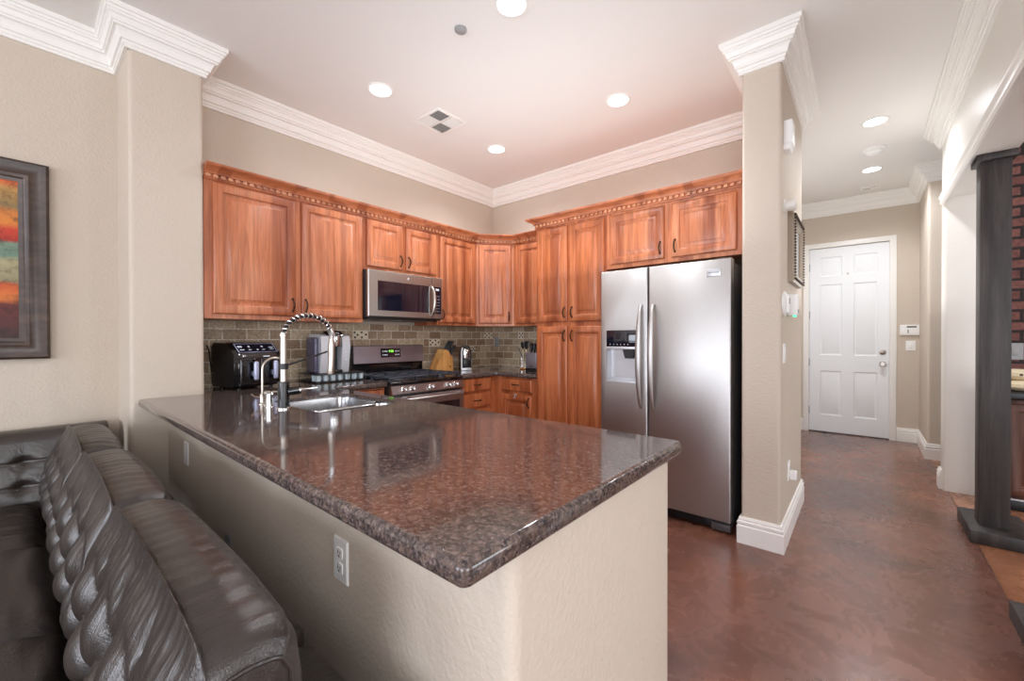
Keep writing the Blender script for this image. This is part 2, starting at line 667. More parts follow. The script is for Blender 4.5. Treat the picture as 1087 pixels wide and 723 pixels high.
# hall right wall: jamb, header, near pier
wall('wall_right', [(XH, 4.86), (0.705, 4.86), (0.705, 5.03), (XH, 5.03)], 0, ZC, 'wall_paint_light', radii=[B, 0, 0, B])
wall('wall_right', [(XH, 2.2), (0.705, 2.2), (0.705, 4.86), (XH, 4.86)], 2.38, ZC, 'wall_paint_light')
wall('wall_right', [(XH, 1.9), (0.705, 1.9), (0.705, 2.2), (XH, 2.2)], 0, ZC, 'wall_paint_light')
struct(MB().sweep([(XH, 4.9), (XH, 2.2)][::-1], [(0, 2.335), (0.012, 2.335), (0.022, 2.345), (0.022, 2.375), (0.03, 2.385), (0.03, 2.40), (0.016, 2.412), (0.010, 2.43), (0, 2.43)]).build('trim_2', 'trim_white'))
# living room behind the camera, with windows
def wall_with_holes(name, fixed, a0, a1, holes, axis, t=0.15):
    """wall plane at fixed coordinate, spanning a0..a1; holes: (b0,b1,z0,z1)"""
    def bx(b0, b1, z0, z1):
        mb = MB()
        if axis == 'y':
            mb.box(b0, b1, fixed - t, fixed, z0, z1)
        else:
            mb.box(fixed, fixed + t, b0, b1, z0, z1)
        struct(mb.build(name, 'wall_paint'))
    cur = a0
    for b0, b1, z0, z1 in holes:
        bx(cur, b0, 0, ZC)
        if z0 > 0:
            bx(b0, b1, 0, z0)
        bx(b0, b1, z1, ZC)
        cur = b1
    bx(cur, a1, 0, ZC)
wall_with_holes('wall_front', -4.1, XL - 0.15, 4.7, [(-3.1, -0.9, 0.5, 2.4), (0.1, 2.7, 0.1, 2.5)], 'y')
wall_with_holes('wall_side', 4.6, -4.2, 6.03, [(-2.4, 0.0, 0.4, 2.4), (2.4, 4.2, 0.6, 2.4)], 'x')
def window_frame(n, fixed, b0, b1, z0, z1, axis):
    mb = MB()
    def bar(p0, p1, q0, q1):
        if axis == 'y':
            mb.box(p0, p1, fixed - 0.10, fixed - 0.03, q0, q1, 0.004)
        else:
            mb.box(fixed + 0.03, fixed + 0.10, p0, p1, q0, q1, 0.004)
    w = 0.05
    bar(b0, b0 + w, z0, z1); bar(b1 - w, b1, z0, z1)
    bar(b0 + w, b1 - w, z0, z0 + w); bar(b0 + w, b1 - w, z1 - w, z1)
    mid = (b0 + b1) / 2
    bar(mid - w / 2, mid + w / 2, z0 + w, z1 - w)
    struct(mb.build('window_%d' % n, 'trim_white'))
window_frame(1, -4.1, -3.1, -0.9, 0.5, 2.4, 'y')
window_frame(2, -4.1, 0.1, 2.7, 0.1, 2.5, 'y')
window_frame(3, 4.6, -2.4, 0.0, 0.4, 2.4, 'x')
window_frame(4, 4.6, 2.4, 4.2, 0.6, 2.4, 'x')  # unseen window, added to give the side room light
# brick wall of the side room, right behind the bar cabinet
struct(MB().box(0.705, 4.6, 5.03, 5.13, 0, ZC).build('wall_brick', 'red_brick'))

# crown moulding
P, H = 0.105, 0.18
crown = [(o_, ZC - H + z_) for o_, z_ in ((0, 0), (0.015, 0), (0.015, 0.016), (0.021, 0.018), (0.024, 0.032), (0.033, 0.034), (0.033, 0.042), (0.036, 0.056),
         (0.042, 0.070), (0.050, 0.080), (0.062, 0.082), (0.062, 0.094), (0.070, 0.096), (0.072, 0.110), (0.079, 0.122), (0.086, 0.126), (0.086, 0.138),
         (0.094, 0.140), (0.096, 0.152), (0.105, 0.156), (0.105, 0.18), (0, 0.18))]
pathA = [(XH + 4.05, 6.03), (0.505, 6.03), (0.505, YF), (-1.2, YF), (-1.2, 3.90), (-0.365, 3.90), (-0.365, 2.85), (-0.57, 2.85),
         (-0.57, YB), (XL, YB), (XL, 0.742), (XP, 0.742), (XP, 0.40), (XL, 0.40), (XL, -4.1)]
struct(MB().sweep(pathA, crown).build('trim_3', 'trim_white', smooth=25))
struct(MB().sweep([(XH, 1.9), (XH, 5.03), (0.705, 5.03)][::1], crown).build('trim_4', 'trim_white', smooth=25))
# baseboards
base = [(0, 0), (0.020, 0), (0.020, 0.105), (0.014, 0.112), (0.018, 0.12), (0.018, 0.132), (0.010, 0.138), (0.013, 0.145), (0.008, 0.158), (0, 0.16)]
struct(MB().sweep([(-0.365, 3.90), (-0.365, 2.85), (-0.57, 2.85), (-0.57, 2.99)], base).build('baseboard_column', 'trim_white', smooth=25))
struct(MB().sweep([(-0.625, YF), (-1.2, YF), (-1.2, 3.90), (-0.365, 3.90)], base).build('baseboard_foyer', 'trim_white', smooth=25))
struct(MB().sweep([(3.9, 6.03), (0.505, 6.03), (0.505, YF), (0.31, YF)], base).build('baseboard_far', 'trim_white', smooth=25))
struct(MB().sweep([(XH, 4.90), (XH, 5.03), (0.705, 5.03)], base).build('baseboard_right', 'trim_white', smooth=25))
struct(MB().sweep([(XL, 0.36), (XL, -4.1)], base).build('baseboard_left', 'trim_white', smooth=25))

# stucco half wall under the peninsula
wall('wall_peninsula', [(XP - 0.005, 0.565), (-0.475, 0.565), (-0.475, 1.34), (-0.60, 1.34), (-0.60, 0.70), (XP - 0.005, 0.70)], 0, 0.8675,
     'wall_paint', radii=[0, 0.03, 0.012, 0, 0, 0])

# tiled backsplash
struct(MB().box(XL - 0.002, XL + 0.012, 0.742, YB, CT, 1.377).build('trim_5', 'travertine_tile'))
struct(MB().box(XL, -2.335, YB - 0.012, YB + 0.002, CT, 1.377).build('trim_6', 'travertine_tile'))
mat('accent_tile', (232, 218, 194), 0.4, bump=(80, 0.2, 0.002))
mat('accent_dot', (44, 38, 36), 0.3)


def accent(axis, a, z, half=False, mirror=False):
    w = 0.075 if half else 0.150
    t = MB()
    d = MB()
    pat = [(0.022, 0.058), (0.022, 0.018), (0.042, 0.038), (0.062, 0.058), (0.062, 0.018)] if half else \
        [(0.018, 0.060), (0.022, 0.016), (0.046, 0.038), (0.086, 0.060), (0.088, 0.016), (0.128, 0.040)]
    def put(mb, b0, b1, z0, z1, d0):
        if axis == 'x':
            mb.box(XL + 0.011, XL + 0.012 + d0, b0, b1, z0, z1)
        else:
            mb.box(b0, b1, YB - 0.012 - d0, YB - 0.011, z0, z1)
    put(t, a, a + w, z, z + 0.0745, 0.002)
    for u, v in pat:
        put(d, a + u - 0.0085, a + u + 0.0085, z + v - 0.0085, z + v + 0.0085, 0.0035)
    o = struct(t.build('trim_7', 'accent_tile'))
    q = d.build('accent_dots', 'accent_dot', o)
    return o


ZR = lambda k: CT + 0.0775 * (k - (CT / 0.0775 % 1))     # tile row start
rows = [0.0775 * k + 0.0016 for k in range(11, 19)]
accent('x', 1.915, rows[5])
accent('x', 2.762, rows[4])
accent('x', 3.585, rows[5])
accent('x', 3.365, rows[3], half=True)
accent('y', -3.06, rows[5], half=True)

# ------------------------------------------------------------------ cabinets
def raised_panel(mb, x0, x1, z0, z1, y=0.0, t=0.021, fr=0.058, panel=True):
    """door or drawer front; back at y, front at y - t (faces local -Y)"""
    def rect(i, d):
        return [(x0 + i, y - d, z0 + i), (x1 - i, y - d, z0 + i), (x1 - i, y - d, z1 - i), (x0 + i, y - d, z1 - i)]
    R = [rect(0, 0), rect(0, t - 0.007), rect(0.003, t - 0.003), rect(0.008, t)]
    if panel:
        R += [rect(fr - 0.006, t), rect(fr - 0.001, t - 0.004), rect(fr + 0.001, t - 0.012), rect(fr + 0.009, t - 0.014), rect(fr + 0.012, t - 0.0135),
              rect(fr + 0.036, t - 0.004), rect(fr + 0.038, t - 0.001), rect(fr + 0.042, t)]
    else:
        R += [rect(0.016, t + 0.0005)]
    mb.loops(R)


def pull(parent, x, z, y, vertical=True, L=0.085):
    """arched cabinet pull on a front whose outer face is at y"""
    mb = MB()
    pts = []
    for k in range(13):
        u = k / 12
        s = (u - 0.5) * L
        d = 0.004 + 0.024 * math.sin(PI * u) ** 0.7
        pts.append((x, y - d, z + s) if vertical else (x + s, y - d, z))
    rr = [0.0035 + 0.003 * math.sin(PI * k / 12) for k in range(13)]
    mb.tube(pts, rr, 8)
    for s in (-0.5, 0.5):
        c = (x, y, z + s * L) if vertical else (x + s * L, y, z)
        mb.lathe([(0.0085, 0.0005), (0.0085, -0.003), (0.005, -0.006)], c, 12, 'y')
    return mb.build('handle', 'bronze', parent)


def cabinet(label, loc, rotz, W, D, z0, z1, fronts, cat='cabinet', name='upper_cabinet', toe=False, group=None, wmat='cherry', mullions=(), body_top=None):
    """local: x 0..W along the run, front plane y=0 facing -Y, carcass to y=D; fronts: (x0,x1,z0,z1,kind,handle)"""
    t = thing(name, label, cat, loc, rotz, group)
    b = MB()
    zb = z0 + 0.10 if toe else z0
    if toe:
        b.box(0.0, W, 0.07, D, z0, zb)
    b.box(0, W, 0.018, D, zb, body_top or z1)
    # face frame
    xs = sorted(set([0.0, W]))
    ff = MB()
    ff.box(0, W, 0, 0.018, zb, z1, 0.001, 1)
    b.build('carcass', wmat, t)
    ff.build('face_frame', wmat, t)
    for f in fronts:
        x0, x1, a, c, kind, h = f
        mb = MB()
        pan = kind == 'door'
        raised_panel(mb, x0, x1, a, c, 0.0, panel=pan)
        d = mb.build('door' if pan else 'drawer', wmat if pan else ('cherry_horizontal' if wmat == 'cherry' else 'cherry_dark'), t)
        if h is None:
            continue
        if h[0] == 'v':
            pull(d, h[1], h[2], -0.021, True)
        else:
            pull(d, h[1], h[2], -0.021, False)
    return t


R90 = PI / 2
XC = -3.11
TD = 2.235
# local x on range wall = world Y - y0
def lx(y0, *v):
    return [a - y0 for a in v]
y0 = 0.745
cabinet('wall cabinet with two tall cherry doors beside the pillar, above the black air fryer', (XC, y0, 0), R90, 1.067, 0.355, 1.375, 2.26,
        [(0.045, 0.540, 1.405, 2.228, 'door', ('v', 0.515, 1.485)), (0.580, 1.055, 1.405, 2.228, 'door', ('v', 0.605, 1.485))], name='upper_cabinet')
y0 = 1.812
cabinet('short cherry wall cabinet with two small doors right above the microwave', (XC, y0, 0), R90, 0.776, 0.355, 1.812, 2.26,
        [(0.030, 0.375, 1.842, 2.228, 'door', ('v', 0.350, 1.92)), (0.410, 0.748, 1.842, 2.228, 'door', ('v', 0.435, 1.92))], name='upper_cabinet')
y0 = 2.588
cabinet('single door cherry wall cabinet just right of the microwave', (XC, y0, 0), R90, 0.520, 0.355, 1.375, 2.26,
        [(0.022, 0.495, 1.400, 2.228, 'door', ('v', 0.047, 1.475))], name='upper_cabinet')
# diagonal corner cabinet
ax, ay, bx_, by_ = XC, 3.108, -2.835, 3.405
dl = math.hypot(bx_ - ax, by_ - ay)
ang = math.atan2(by_ - ay, bx_ - ax)
t = thing('corner_cabinet', 'diagonal corner cherry wall cabinet with one pale door', 'cabinet', (ax, ay, 0))
MB().prism([(ax, ay + 0.001), (bx_ - 0.001, by_), (bx_ - 0.001, YB - 0.001), (XL + 0.001, YB - 0.001), (XL + 0.001, ay + 0.001)], 1.375, 2.26).build('carcass', 'cherry', t, world=True)
mb = MB()
raised_panel(mb, 0.030, dl - 0.035, 1.400, 2.228)
d = mb.move(Matrix.Rotation(ang, 4, 'Z')).build('door', 'cherry', t)
pull(d, dl - 0.062, 1.475, -0.021).data.transform(Matrix.Rotation(ang, 4, 'Z'))
YC = 3.41
cabinet('narrow cherry wall cabinet between the corner cabinet and the tall pantry', (-2.835, YC, 0), 0, 0.500, 0.35, 1.375, 2.26,
        [(0.028, 0.476, 1.400, 2.222, 'door', None)], name='upper_cabinet')
YT = 3.13
cabinet('tall cherry pantry cabinet with four doors beside the refrigerator', (-2.335, YT, 0), 0, 0.720, 0.63, 0.0, 2.26,
        [(0.022, 0.345, 1.393, 2.240, 'door', ('v', 0.318, 1.475)), (0.370, 0.700, 1.393, 2.240, 'door', ('v', 0.397, 1.475)),
         (0.022, 0.345, 0.13, 1.352, 'door', ('v', 0.318, 1.27)), (0.370, 0.700, 0.13, 1.352, 'door', ('v', 0.397, 1.27))],
        name='pantry_cabinet', toe=True, wmat='cherry_dark')
cabinet('wide cherry cabinet with two doors mounted over the refrigerator', (-1.615, YT, 0), 0, 1.040, 0.63, 1.81, 2.26,
        [(0.037, 0.475, 1.842, 2.238, 'door', ('v', 0.448, 1.925)), (0.530, 0.962, 1.842, 2.238, 'door', ('v', 0.557, 1.925))], name='upper_cabinet')


# cabinet cornice: low run and tall run, each with dentils
def cornice(label, path, ztop, wmat='cherry'):
    h = 0.088
    z = ztop - h
    prof = [(0, z), (0.010, z), (0.014, z + 0.006), (0.014, z + 0.010), (0.010, z + 0.013), (0.010, z + 0.034), (0.024, z + 0.036), (0.024, z + 0.042),
            (0.030, z + 0.050), (0.042, z + 0.058), (0.060, z + 0.068), (0.072, z + 0.072), (0.078, z + 0.080), (0.078, z + h), (0, z + h)]
    t = thing('cabinet_cornice', label, 'cornice', (path[0][0], path[0][1], z))
    MB().sweep(path, prof).build('molding', 'cherry_horizontal', t, world=True, smooth=30)
    dn = MB()
    for i in range(len(path) - 1):
        a, b = Vector(path[i]), Vector(path[i + 1])
        L = (b - a).length
        d = (b - a).normalized()
        nrm = Vector((-d.y, d.x))
        n = max(1, int(L / 0.040))
        for k in range(n):
            s = (k + 0.5) * L / n
            q = a + d * s
            w = 0.0115
            c = [q - d * w + nrm * 0.009, q + d * w + nrm * 0.009, q + d * w + nrm * 0.021, q - d * w + nrm * 0.021]
            dn.loops([[(p.x, p.y, z + 0.014) for p in c], [(p.x, p.y, z + 0.034) for p in c]])
    dn.build('dentil_strip', 'cherry_light', t, world=True, smooth=0)
    return t


wood('cherry_light', (196, 128, 92), (216, 152, 114), (228, 172, 134), 0.4)
cornice('cherry cornice with dentil blocks along the lower wall cabinets over the range',
        [(-2.339, YC), (-2.835, YC), (XC, 3.108), (XC, 0.745)], 2.325)
cornice('cherry cornice with dentil blocks on top of the pantry and refrigerator cabinets',
        [(-0.575, YT), (-2.335, YT), (-2.335, YC + 0.1)], 2.348)

# base cabinets
XBF = -2.87
cabinet('cherry base cabinet left of the range under the coffee maker counter', (XBF, 1.44, 0), R90, 0.415, 0.60, 0.0, 0.868,
        [(0.03, 0.395, 0.735, 0.855, 'drawer', ('h', 0.21, 0.795)), (0.03, 0.395, 0.13, 0.705, 'door', ('v', 0.06, 0.63))], name='base_cabinet', toe=True)
cabinet('cherry drawer base cabinet just right of the range', (XBF, 2.632, 0), R90, 0.518, 0.60, 0.0, 0.868,
        [(0.040, 0.425, 0.737, 0.862, 'drawer', ('h', 0.235, 0.800)), (0.040, 0.425, 0.580, 0.712, 'drawer', ('h', 0.235, 0.648)),
         (0.040, 0.425, 0.13, 0.555, 'drawer', ('h', 0.235, 0.40))], name='base_cabinet', toe=True, wmat='cherry_dark')
cabinet('cherry base cabinet with one drawer over one door beside the pantry', (XBF, 3.15, 0), 0, 0.532, 0.60, 0.0, 0.868,
        [(0.085, 0.468, 0.729, 0.848, 'drawer', ('h', 0.275, 0.795)), (0.085, 0.468, 0.13, 0.695, 'door', ('v', 0.440, 0.63))],
        name='base_cabinet', toe=True, wmat='cherry_dark')
for k, (xa, xb, sink) in enumerate([(-0.605, -1.30, 0), (-1.30, -1.80, 0), (-1.80, -2.56, 1)]):
    w = xa - xb
    cabinet(['cherry base cabinet at the open end of the peninsula, kitchen side', 'cherry base cabinet in the middle of the peninsula, kitchen side',
             'cherry sink base cabinet of the peninsula, kitchen side'][k], (xa, 1.37, 0), PI, w, 0.66, 0.0, 0.868,
            [(0.03, w / 2 - 0.01, 0.13, 0.72, 'door', ('v', w / 2 - 0.04, 0.64)), (w / 2 + 0.01, w - 0.03, 0.13, 0.72, 'door', ('v', w / 2 + 0.04, 0.64)),
             (0.03, w - 0.03, 0.745, 0.855, 'drawer', None if sink else ('h', w / 2, 0.80))], name='base_cabinet', toe=True, body_top=0.66 if sink else None)


# ------------------------------------------------------------------ countertops
def slab(name, label, poly, radii, hole=None, z1=CT, th=0.043):
    """granite slab with rounded edge; optional rounded hole polygon"""
    n_seg = 5
    mb = MB()
    def inset(pl, d):
        out = []
        n = len(pl)
        for i in range(n):
            p, a, b = Vector(pl[i]), Vector(pl[i - 1]), Vector(pl[(i + 1) % n])
            d0, d1 = (p - a).normalized(), (b - p).normalized()
            n0, n1 = Vector((-d0.y, d0.x)), Vector((-d1.y, d1.x))
            mt = n0 + n1
            mt = mt / max(mt.dot(n0), 0.3)
            out.append((p.x + mt.x * d, p.y + mt.y * d))
        return out
    po = rounded(poly, radii, n_seg)
    r = 0.014
    prof = [(r, 0.0)] + [(r - r * math.sin(a), r - r * math.cos(a)) for a in [PI / 8 * k for k in range(1, 5)]] + \
           [(0, th - r)] + [(r - r * math.cos(a), th - r + r * math.sin(a)) for a in [PI / 8 * k for k in range(1, 5)]]
    rings = [[(x, y, z1 - dz) for x, y in inset(po, di)] for di, dz in prof]
    bm = mb.bm
    RV = [[bm.verts.new(p) for p in rr] for rr in rings]
    n = len(po)
    for i in range(len(RV) - 1):
        for j in range(n):
            k = (j + 1) % n
            bm.faces.new((RV[i][j], RV[i][k], RV[i + 1][k], RV[i + 1][j]))
    def ring_edges(vs):
        return [bm.edges.get((vs[j], vs[(j + 1) % len(vs)])) or bm.edges.new((vs[j], vs[(j + 1) % len(vs)])) for j in range(len(vs))]
    top, bot = ring_edges(RV[0]), ring_edges(RV[-1])
    if hole:
        ho = hole
        h0 = [bm.verts.new((x, y, z1)) for x, y in ho]
        h0b = [bm.verts.new((x, y, z1 - 0.003)) for x, y in inset(ho, 0.003)]
        hm = [bm.verts.new((x, y, z1 - 0.020)) for x, y in inset(ho, 0.003)]
        hw = [bm.verts.new((x, y, z1 - 0.020)) for x, y in inset(ho, -0.035)]
        h1 = [bm.verts.new((x, y, z1 - th)) for x, y in inset(ho, -0.035)]
        for A, Bq in ((h0, h0b), (h0b, hm), (hm, hw), (hw, h1)):
            for j in range(len(ho)):
                k = (j + 1) % len(ho)
                bm.faces.new((A[j], A[k], Bq[k], Bq[j]))
        top += ring_edges(h0)
        bot += ring_edges(h1)
    bmesh.ops.triangle_fill(bm, edges=top, use_beauty=True)
    bmesh.ops.triangle_fill(bm, edges=bot, use_beauty=True)
    o = mb.build(name, 'granite', smooth=50)
    for p in o.data.polygons:
        if abs(p.normal.z) > 0.9995:
            p.use_smooth = False
    tag(o, label, 'countertop')
    return rebase(o, (poly[0][0], poly[0][1], z1 - th))


SX0, SX1, SY0, SY1 = -2.46, -1.862, 0.880, 1.315
hole = rounded([(SX0, SY0), (SX1, SY0), (SX1, SY1), (SX0, SY1)], [0.08, 0.08, 0.10, 0.10], 6)
slab('countertop', 'brown granite peninsula countertop with an undermount sink, reaching round to the range',
     [(XP + 0.001, 0.432), (-0.451, 0.425), (-0.451, 1.415), (-2.83, 1.415), (-2.83, 1.857), (XL + 0.013, 1.857), (XL + 0.013, 0.744), (XP + 0.001, 0.744)],
     [0.02, 0.02, 0.03, 0.05, 0.003, 0, 0, 0], hole)
slab('countertop', 'brown granite corner countertop between the range and the tall pantry',
     [(-2.83, 2.640), (-2.83, 3.11), (-2.337, 3.11), (-2.337, YB - 0.013), (XL + 0.013, YB - 0.013), (XL + 0.013, 2.640)],
     [0.003, 0.02, 0.003, 0, 0, 0])

# ------------------------------------------------------------------ sink
t = thing('kitchen_sink', 'stainless steel double bowl sink set under the granite peninsula', 'sink', (SX0, SY0, 0.68))
def bowl(x0, x1, y0_, y1_, depth, rr):
    mb = MB()
    zt = CT - 0.0205
    prof = [(0.0, zt), (0.004, zt - 0.03), (0.012, zt - depth + 0.03), (0.04, zt - depth + 0.004), (0.07, zt - depth)]
    rings = []
    for i, z in prof:
        pl = rounded([(x0 + i, y0_ + i), (x1 - i, y0_ + i), (x1 - i, y1_ - i), (x0 + i, y1_ - i)], rr, 6)
        rings.append([(x, y, z) for x, y in pl])
    # outer skin for thickness
    outer = []
    for i, z in prof:
        pl = rounded([(x0 + i - 0.003, y0_ + i - 0.003), (x1 - i + 0.003, y0_ + i - 0.003), (x1 - i + 0.003, y1_ - i + 0.003), (x0 + i - 0.003, y1_ - i + 0.003)], rr, 6)
        outer.append([(x, y, z - 0.003 if z < zt else z) for x, y in pl])
    mb.loops(outer[::-1] + rings)
    return mb.build('bowl', 'steel_sink', t, world=True)
bowl(SX0 - 0.004, -2.078, SY0 - 0.004, SY1 + 0.004, 0.20, 0.07)
bowl(-2.058, SX1 + 0.004, SY0 - 0.004, SY1 + 0.004, 0.17, 0.07)
MB().box(-2.082, -2.054, SY0 + 0.02, SY1 - 0.02, CT - 0.036, CT - 0.0215, 0.005, 3).build('divider', 'chrome', t, world=True)
for dx, dz in ((-2.27, 0.20), (-1.96, 0.17)):
    MB().lathe([(0.045, 0.0), (0.045, 0.004), (0.030, 0.003), (0.028, 0.001)], (dx, 1.08, CT - 0.0205 - dz), 24).build('drain', 'chrome', t, world=True)

# main faucet: spring neck
fx, fy = -2.13, 0.825
t = thing('kitchen_faucet', 'tall spring neck kitchen faucet with black base behind the sink', 'faucet', (fx, fy, CT))
MB().lathe([(0.032, 0), (0.032, 0.006), (0.027, 0.010)], (0, 0, 0), 28).build('base_ring', 'chrome', t)
MB().lathe([(0.0255, 0.008), (0.0255, 0.128), (0.022, 0.132)], (0, 0, 0), 28).build('body', 'black_gloss', t)
MB().lathe([(0.0155, 0.130), (0.0155, 0.345), (0.018, 0.347), (0.018, 0.360), (0.0135, 0.362)], (0, 0, 0), 24).build('riser', 'satin_nickel', t)
# arc of hose + coil
R = 0.119
zc = 0.345
def arc_pt(u):
    a = PI - u * (PI * 0.90)
    x = R + R * math.cos(a)
    z = zc + 0.105 * math.sin(a) + (0.0)
    return Vector((0, x, z))
hp = [arc_pt(k / 40) for k in range(41)]
MB().tube(hp, 0.0075, 10).build('hose', 'black_satin', t)
turns = 15
cp = []
NN = turns * 14
for k in range(NN + 1):
    u = k / NN
    p = arc_pt(u)
    q = arc_pt(min(1, u + 0.01)) - arc_pt(max(0, u - 0.01))
    q.normalize()
    s1 = Vector((1, 0, 0))
    s2 = q.cross(s1)
    a = 2 * PI * turns * u
    cp.append(p + (s1 * math.cos(a) + s2 * math.sin(a)) * 0.0145)
MB().tube(cp, 0.0032, 6).build('spring', 'chrome', t)
ep = arc_pt(1.0)
ed = (arc_pt(1.0) - arc_pt(0.96)).normalized()
MB().tube([ep - ed * 0.012, ep + ed * 0.02, (0, ep.y + 0.006, ep.z - 0.045)], [0.016, 0.016, 0.012], 16).build('collar', 'chrome', t)
MB().tube([(0, ep.y + 0.006, 0.345), (0, ep.y + 0.004, 0.30), (0, ep.y + 0.002, 0.20), (0, ep.y, 0.155), (0, ep.y, 0.150)], [0.012, 0.017, 0.0145, 0.019, 0.017], 18).build('spray_head', 'satin_nickel', t)
MB().tube([(0, 0.0, 0.205), (0, 0.06, 0.222), (0, ep.y - 0.018, 0.270)], [0.005, 0.0045, 0.0045], 10).build('support_arm', 'black_satin', t)
MB().lathe([(0.0215, 0.190), (0.0215, 0.218)], (0, 0, 0), 20).build('clamp', 'black_satin', t)
hd = MB()
hd.cyl((0.018, 0.02, 0.083), (0.05, 0.055, 0.090), 0.020, 0.020, 18)
hdl = hd.build('handle_hub', 'black_gloss', t)
MB().tube([(0.050, 0.055, 0.090), (0.058, 0.065, 0.092), (0.105, 0.115, 0.100)], [0.011, 0.006, 0.005], 12).build('lever', 'chrome', t)

# filtered water tap, air gap, soap pump
t = thing('water_tap', 'slim curved filtered water tap left of the spring faucet', 'faucet', (-2.37, 0.815, CT))
MB().lathe([(0.020, 0), (0.020, 0.004), (0.013, 0.008), (0.013, 0.050), (0.010, 0.055)], (0, 0, 0), 20).build('base', 'satin_nickel', t)
pts = [(0, 0, 0.05), (0, 0, 0.17)] + [(0, 0.058 - 0.058 * math.cos(a), 0.178 + 0.058 * math.sin(a)) for a in [PI * 0.62 * k / 10 for k in range(1, 11)]]
MB().tube(pts, 0.0062, 12).build('spout', 'satin_nickel', t)
MB().tube([(0, -0.012, 0.035), (-0.005, -0.035, 0.040), (-0.005, -0.050, 0.055)], [0.005, 0.004, 0.0035], 8).build('lever', 'satin_nickel', t)
o = MB().lathe([(0.021, 0), (0.021, 0.003), (0.0185, 0.005), (0.0185, 0.066), (0.013, 0.072)], (0, 0, 0), 24).build('air_gap_cap', 'chrome')
o.location = (-2.235, 0.80, CT)
tag(o, 'short shiny chrome cylinder cap standing directly beside the black faucet base', 'sink fitting')
t = thing('soap_dispenser', 'short satin nickel soap pump between the slim tap and the chrome cylinder', 'soap dispenser', (-2.31, 0.815, CT))
MB().lathe([(0.019, 0), (0.019, 0.003), (0.014, 0.006), (0.014, 0.045), (0.018, 0.05), (0.018, 0.066), (0.012, 0.072)], (0, 0, 0), 20).build('pump', 'satin_nickel', t)
MB().tube([(0, 0, 0.060), (0.01, 0.03, 0.066), (0.015, 0.055, 0.060)], 0.0055, 10).build('nozzle', 'satin_nickel', t)

# ------------------------------------------------------------------ air fryer
t = thing('air_fryer', 'large black dual basket air fryer on the counter next to the pillar', 'air fryer', (-3.283, 1.031, CT), R90 + math.radians(14))
W2, D2, HF = 0.160, 0.140, 0.315
prof = [(-D2, 0.03), (-D2 - 0.004, 0.15), (-D2, 0.235), (-D2 + 0.075, 0.300), (-D2 + 0.10, HF - 0.006), (-D2 + 0.14, HF), (D2 - 0.03, HF), (D2, HF - 0.03), (D2, 0.03), (D2 - 0.02, 0.012), (-D2 + 0.02, 0.012)]
mb = MB()
rings = []
for k in range(13):
    u = -1 + 2 * k / 12
    s = 1
    e = (1 - max(0, (abs(u) - 0.7) / 0.3) ** 3 * 0.10)
    rings.append([(W2 * u, y * e, 0.155 + (z - 0.155) * (1 - 0.0 - 0.04 * max(0, (abs(u) - 0.75) / 0.25) ** 2)) for y, z in prof])
mb.loops(rings)
mb.build('housing', 'black_gloss', t, smooth=50)
for sx in (-1, 1):
    x0, x1 = (0.006, W2 - 0.03) if sx > 0 else (-W2 + 0.03, -0.006)
    b = MB().box(x0, x1, -D2 - 0.011, -D2 + 0.01, 0.028, 0.205, 0.008, 3).build('basket', 'black_gloss', t)
    xc = (x0 + x1) / 2 + 0.02
    h = MB()
    h.box(xc - 0.015, xc + 0.015, -D2 - 0.055, -D2 - 0.030, 0.060, 0.185, 0.011, 3)
    h.box(xc - 0.007, xc + 0.007, -D2 - 0.035, -D2 - 0.006, 0.085, 0.12, 0.003)
    h.build('handle', 'handle_pale', b)
    w = MB().lathe([(0.020, -0.001), (0.020, -0.003)], (xc - 0.055, -D2 - 0.010, 0.175), 20, 'y').build('badge', 'plastic_dark', b)
pa = MB()
n1 = Vector((0, -D2 + 0.004, 0.240)); n2 = Vector((0, -D2 + 0.070, 0.298))
off = Vector((0, -0.002, 0.0025))
def sl(x, u):
    p = n1.lerp(n2, u) + off
    return (x, p.y, p.z)
pa.loops([[sl(-0.1333, 0.02), sl(0.1333, 0.02), sl(0.1273, 0.98), sl(-0.1273, 0.98)], [tuple(Vector(q) + Vector((0, 0.003, -0.004))) for q in (sl(-0.1333, 0.02), sl(0.1333, 0.02), sl(0.1273, 0.98), sl(-0.1273, 0.98))]])
cp_ = pa.build('control_panel', 'glass_dark', t)
fr = MB()
for a, b_, c_, d_ in ((-0.1359, 0.1359, 0.0, 0.05), (-0.1307, 0.1307, 0.95, 1.0)):
    fr.face([tuple(Vector(sl(a, c_)) + off), tuple(Vector(sl(b_, c_)) + off), tuple(Vector(sl(b_, d_)) + off), tuple(Vector(sl(a, d_)) + off)])
for a, b_ in ((-0.1359, -0.1290), (0.1290, 0.1359)):
    fr.face([tuple(Vector(sl(a, 0)) + off), tuple(Vector(sl(b_, 0)) + off), tuple(Vector(sl(b_, 1)) + off), tuple(Vector(sl(a, 1)) + off)])
fr.build('panel_frame', 'handle_pale', t)
mk = MB()
for (x, u, w, h_) in [(q[0] * 0.86, *q[1:]) for q in [(-0.125, 0.65, 0.03, 0.16), (-0.12, 0.3, 0.028, 0.08), (-0.055, 0.65, 0.012, 0.14), (-0.06, 0.3, 0.02, 0.06), (0.0, 0.3, 0.012, 0.1), (0.05, 0.65, 0.012, 0.14), (0.05, 0.3, 0.02, 0.06), (0.12, 0.55, 0.03, 0.07), (0.12, 0.35, 0.03, 0.05)]]:
    mk.face([tuple(Vector(sl(x - w / 2, u - h_ / 2)) + off * 1.2), tuple(Vector(sl(x + w / 2, u - h_ / 2)) + off * 1.2), tuple(Vector(sl(x + w / 2, u + h_ / 2)) + off * 1.2), tuple(Vector(sl(x - w / 2, u + h_ / 2)) + off * 1.2)])
mk.build('panel_marks', 'panel_mark', cp_)
